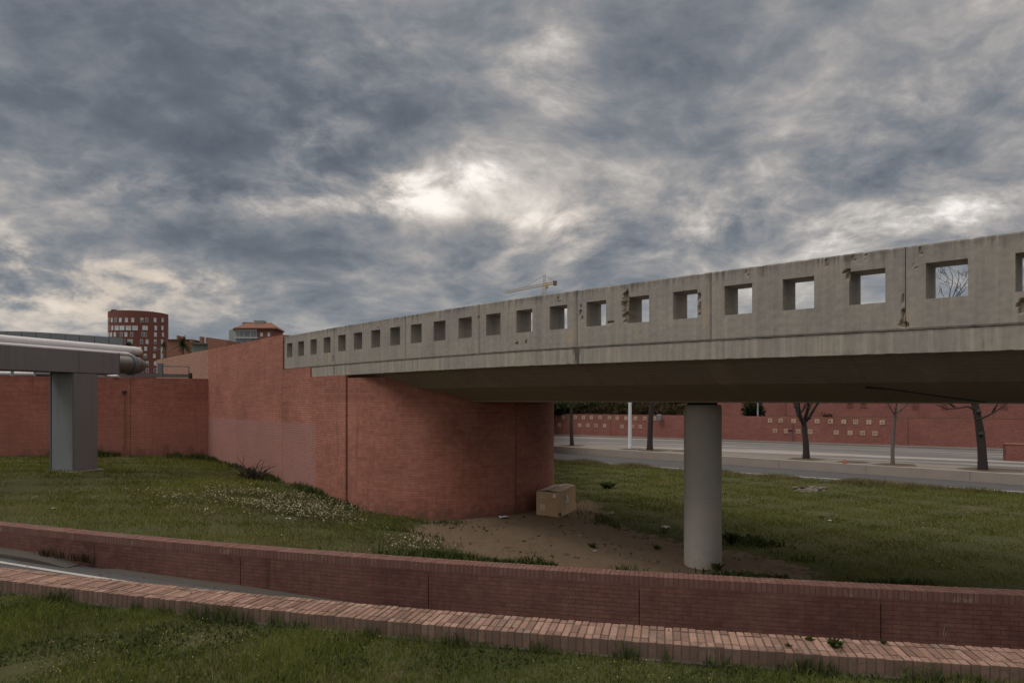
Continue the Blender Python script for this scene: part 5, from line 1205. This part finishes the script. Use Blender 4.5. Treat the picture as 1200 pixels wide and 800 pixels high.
# ------------------------------------------------------------------ sky, sun, camera
SUN_EL=math.radians(55); SUN_AZ=math.radians(248)     # soft light through cloud, from behind the left shoulder
W_=bpy.data.worlds.new('World'); SC.world=W_; W_.use_nodes=True; g=G(W_.node_tree)
sky=g.n('ShaderNodeTexSky',sky_type='NISHITA',sun_disc=False,sun_elevation=SUN_EL,sun_rotation=SUN_AZ)
d=g.n('ShaderNodeTexCoord').outputs['Generated']; d=g.n('ShaderNodeVectorMath',{0:d},operation='NORMALIZE').outputs[0]
dx,dy,dz=g.xyz(d); zc=g.m('MAXIMUM',dz,.0); inv=g.m('DIVIDE',1.0,g.m('ADD',zc,.36))
P=g.vec(g.m('MULTIPLY',dx,inv),g.m('MULTIPLY',dy,inv),g.m('MULTIPLY',zc,1.1))
def swirl(v,sc_,amt,loc):
    n_=g.noise(g.mapping(v,loc=loc),sc_,3,.5,out=1); n_=g.n('ShaderNodeVectorMath',{0:n_,1:(.5,.5,.5)},operation='SUBTRACT').outputs[0]
    q=g.n('ShaderNodeVectorMath',{0:n_},operation='SCALE'); q.inputs['Scale'].default_value=amt
    return g.n('ShaderNodeVectorMath',{0:v,1:q.outputs[0]},operation='ADD').outputs[0]
Pw=swirl(P,1.4,.26,(0,0,0)); Pw2=swirl(Pw,6.0,.05,(4,1,2))
big=g.noise(g.mapping(Pw,(1.1,1.0,1.8),loc=(2.3,1.7,.4),rot=(0,0,-.15)),1.0,4,.5)
mid=g.noise(g.mapping(Pw2,(3.3,3.9,5.0),loc=(9.3,4.2,.9),rot=(0,0,.35)),1.0,9,.56)
fine=g.noise(g.mapping(Pw2,(10.0,9.0,10.0),loc=(1.3,8.2,.2),rot=(0,0,.2)),1.0,9,.62)
ridge=g.m('SUBTRACT',1.0,g.m('MULTIPLY',g.m('ABSOLUTE',g.m('SUBTRACT',g.noise(g.mapping(Pw2,(2.6,3.0,2.8),loc=(3.1,5.2,.3),rot=(0,0,.45)),1.0,6,.5),.5)),5.0),clamp=True)
tex=g.m('ADD',g.m('MULTIPLY',g.m('SUBTRACT',big,.5),.72),g.m('ADD',g.m('MULTIPLY',g.m('SUBTRACT',mid,.5),1.2),g.m('MULTIPLY',g.m('SUBTRACT',fine,.5),.62)))
tex=g.m('ADD',tex,g.m('MULTIPLY',g.m('POWER',ridge,2.0),.13))
brk=g.m('ADD',.75,g.m('MULTIPLY',g.m('SUBTRACT',g.m('ADD',g.m('MULTIPLY',mid,.6),g.m('MULTIPLY',fine,.5)),.54),5.0),clamp=False)
brk=g.m('MAXIMUM',brk,.0)
def spot(px,py,r,amp,rx=1.0):
    v=Vector(((px-600)/F,1,(HZ-py)/F)).normalized()
    dv=g.n('ShaderNodeVectorMath',{0:d,1:tuple(v)},operation='SUBTRACT').outputs[0]; a,b,c=g.xyz(dv)
    r/=F; q=g.m('ADD',g.m('POWER',g.m('MULTIPLY',g.m('ABSOLUTE',a),1/(r*rx)),2.0),g.m('POWER',g.m('MULTIPLY',g.m('ABSOLUTE',c),1/r),2.0))
    return g.m('MULTIPLY',g.m('EXPONENT',g.m('MULTIPLY',q,-1.0)),amp)
def acc(lst):
    r=None
    for s in lst:
        v=spot(*s); r=v if r is None else g.m('ADD',r,v)
    return r
gap=acc([(488,219,19,.62,2.0),(560,204,15,.46,2.0),(515,238,12,.3,1.5),(655,264,18,.34,3.6),(385,160,40,.34,1.6),(370,200,24,.14,1.5),(180,225,22,.28,4.0),(310,235,20,.25,3.0),(420,240,16,.25,4.0),(60,355,20,.42,2.6),(200,330,16,.30,3.6),(-10,300,30,.5,1.0),(1130,250,24,.28,3.2),(1010,270,18,.28,3.0),(740,292,14,.25,5.0),(1090,112,30,.16,3.0),(650,80,40,.24,1.3),(960,215,34,.16,3.0),(860,262,16,.28,3.0),(560,310,14,.1,4.0),(420,70,40,.12,2.0)])
drk=acc([(60,110,130,.20,2.2),(340,60,90,.20,2.0),(560,40,60,.06,2.0),(1110,180,55,.16,2.6),(300,285,28,.14,6.0),(560,305,26,.18,6.0),(330,260,22,.10,4.0),(640,325,22,.06,6.0),(250,255,30,.08,3.0),(100,300,16,.08,4.0),(1050,60,70,.08,3.0),(600,30,60,.06,3.0),(480,140,34,.08,2.2)])
L=g.m('ADD',g.m('SUBTRACT',g.m('ADD',.525,tex),drk),g.m('MULTIPLY',g.m('MULTIPLY',gap,brk),.9))
rp=g.n('ShaderNodeValToRGB',{0:g.m('MULTIPLY',L,.75)}); cr=rp.color_ramp
stops=[(0.0,(.098,.114,.14)),(.20,(.142,.160,.188)),(.34,(.212,.229,.254)),(.44,(.295,.294,.302)),(.54,(.41,.39,.377)),(.66,(.60,.565,.53)),(.80,(.95,.90,.84)),(.95,(1.15,1.1,1.03))]
while len(cr.elements)<len(stops): cr.elements.new(.5)
for e_,(p_,c_) in zip(cr.elements,stops): e_.position=p_; e_.color=(*c_,1)
clouds=rp.outputs[0]
hz2=g.ss(dz,.17,.03,0,.5); clouds=g.mix(hz2,clouds,g.mix(g.ss(mid,.4,.6),(.20,.25,.305),(.42,.43,.44)))
warm=g.m('MULTIPLY',acc([(60,350,60,.45,2.5),(200,335,45,.4,2.5),(640,270,50,.3,3.0),(380,170,60,.35,1.6)]),g.ss(L,.55,.95)); clouds=g.mix(warm,clouds,(.74,.61,.48))
# added light: unseen cloud overhead and behind the camera, brightened to light the walls
back=g.m('ADD',1.0,g.m('ADD',g.ss(dz,.50,.88,0,3.4),g.ss(dy,.25,-.45,0,.55)))
clouds=g.mix(1.0,clouds,g.n('ShaderNodeCombineColor',{0:g.m('MULTIPLY',g.m('SUBTRACT',back,.0),g.ss(back,1.0,2.2,1.0,1.10)),1:back,2:g.m('MULTIPLY',back,g.ss(back,1.0,2.2,1.0,.86))}).outputs[0],'MULTIPLY')
nd=g.n('ShaderNodeMix',data_type='RGBA',blend_type='MIX'); 
bg1=g.n('ShaderNodeBackground',{0:sky.outputs[0],1:.05}); bg2=g.n('ShaderNodeBackground',{0:clouds,1:1.0})
mx=g.n('ShaderNodeMixShader',{0:.93,1:bg1.outputs[0],2:bg2.outputs[0]}); wo=g.n('ShaderNodeOutputWorld'); g.t.links.new(mx.outputs[0],wo.inputs[0])
g.t.nodes.remove(nd)
ld=bpy.data.lights.new('sun','SUN'); ld.energy=1.25; ld.angle=math.radians(28); ld.color=(1.0,.95,.89)
lo=bpy.data.objects.new('sun',ld); COL.objects.link(lo)
sd=Vector((math.sin(SUN_AZ)*math.cos(SUN_EL),math.cos(SUN_AZ)*math.cos(SUN_EL),math.sin(SUN_EL))); lo.rotation_euler=sd.to_track_quat('Z','Y').to_euler(); lo.location=(0,0,60)
cd=bpy.data.cameras.new('camera'); cd.sensor_width=36; cd.lens=24.0; cd.shift_y=(HZ-400)/1200; cd.clip_start=.1; cd.clip_end=6000
co=bpy.data.objects.new('camera',cd); COL.objects.link(co); co.rotation_euler=(math.radians(90),0,0); SC.camera=co
# lift everything so that the street lies near z = 0
for o in SC.objects:
    if o.parent is None: o.location.z += EYE
    if '_org' in o: del o['_org']
SC.view_settings.view_transform='Standard'; SC.view_settings.look='None'; SC.view_settings.exposure=0
SC.render.engine='CYCLES'; SC.cycles.max_bounces=6; SC.cycles.use_denoising=True
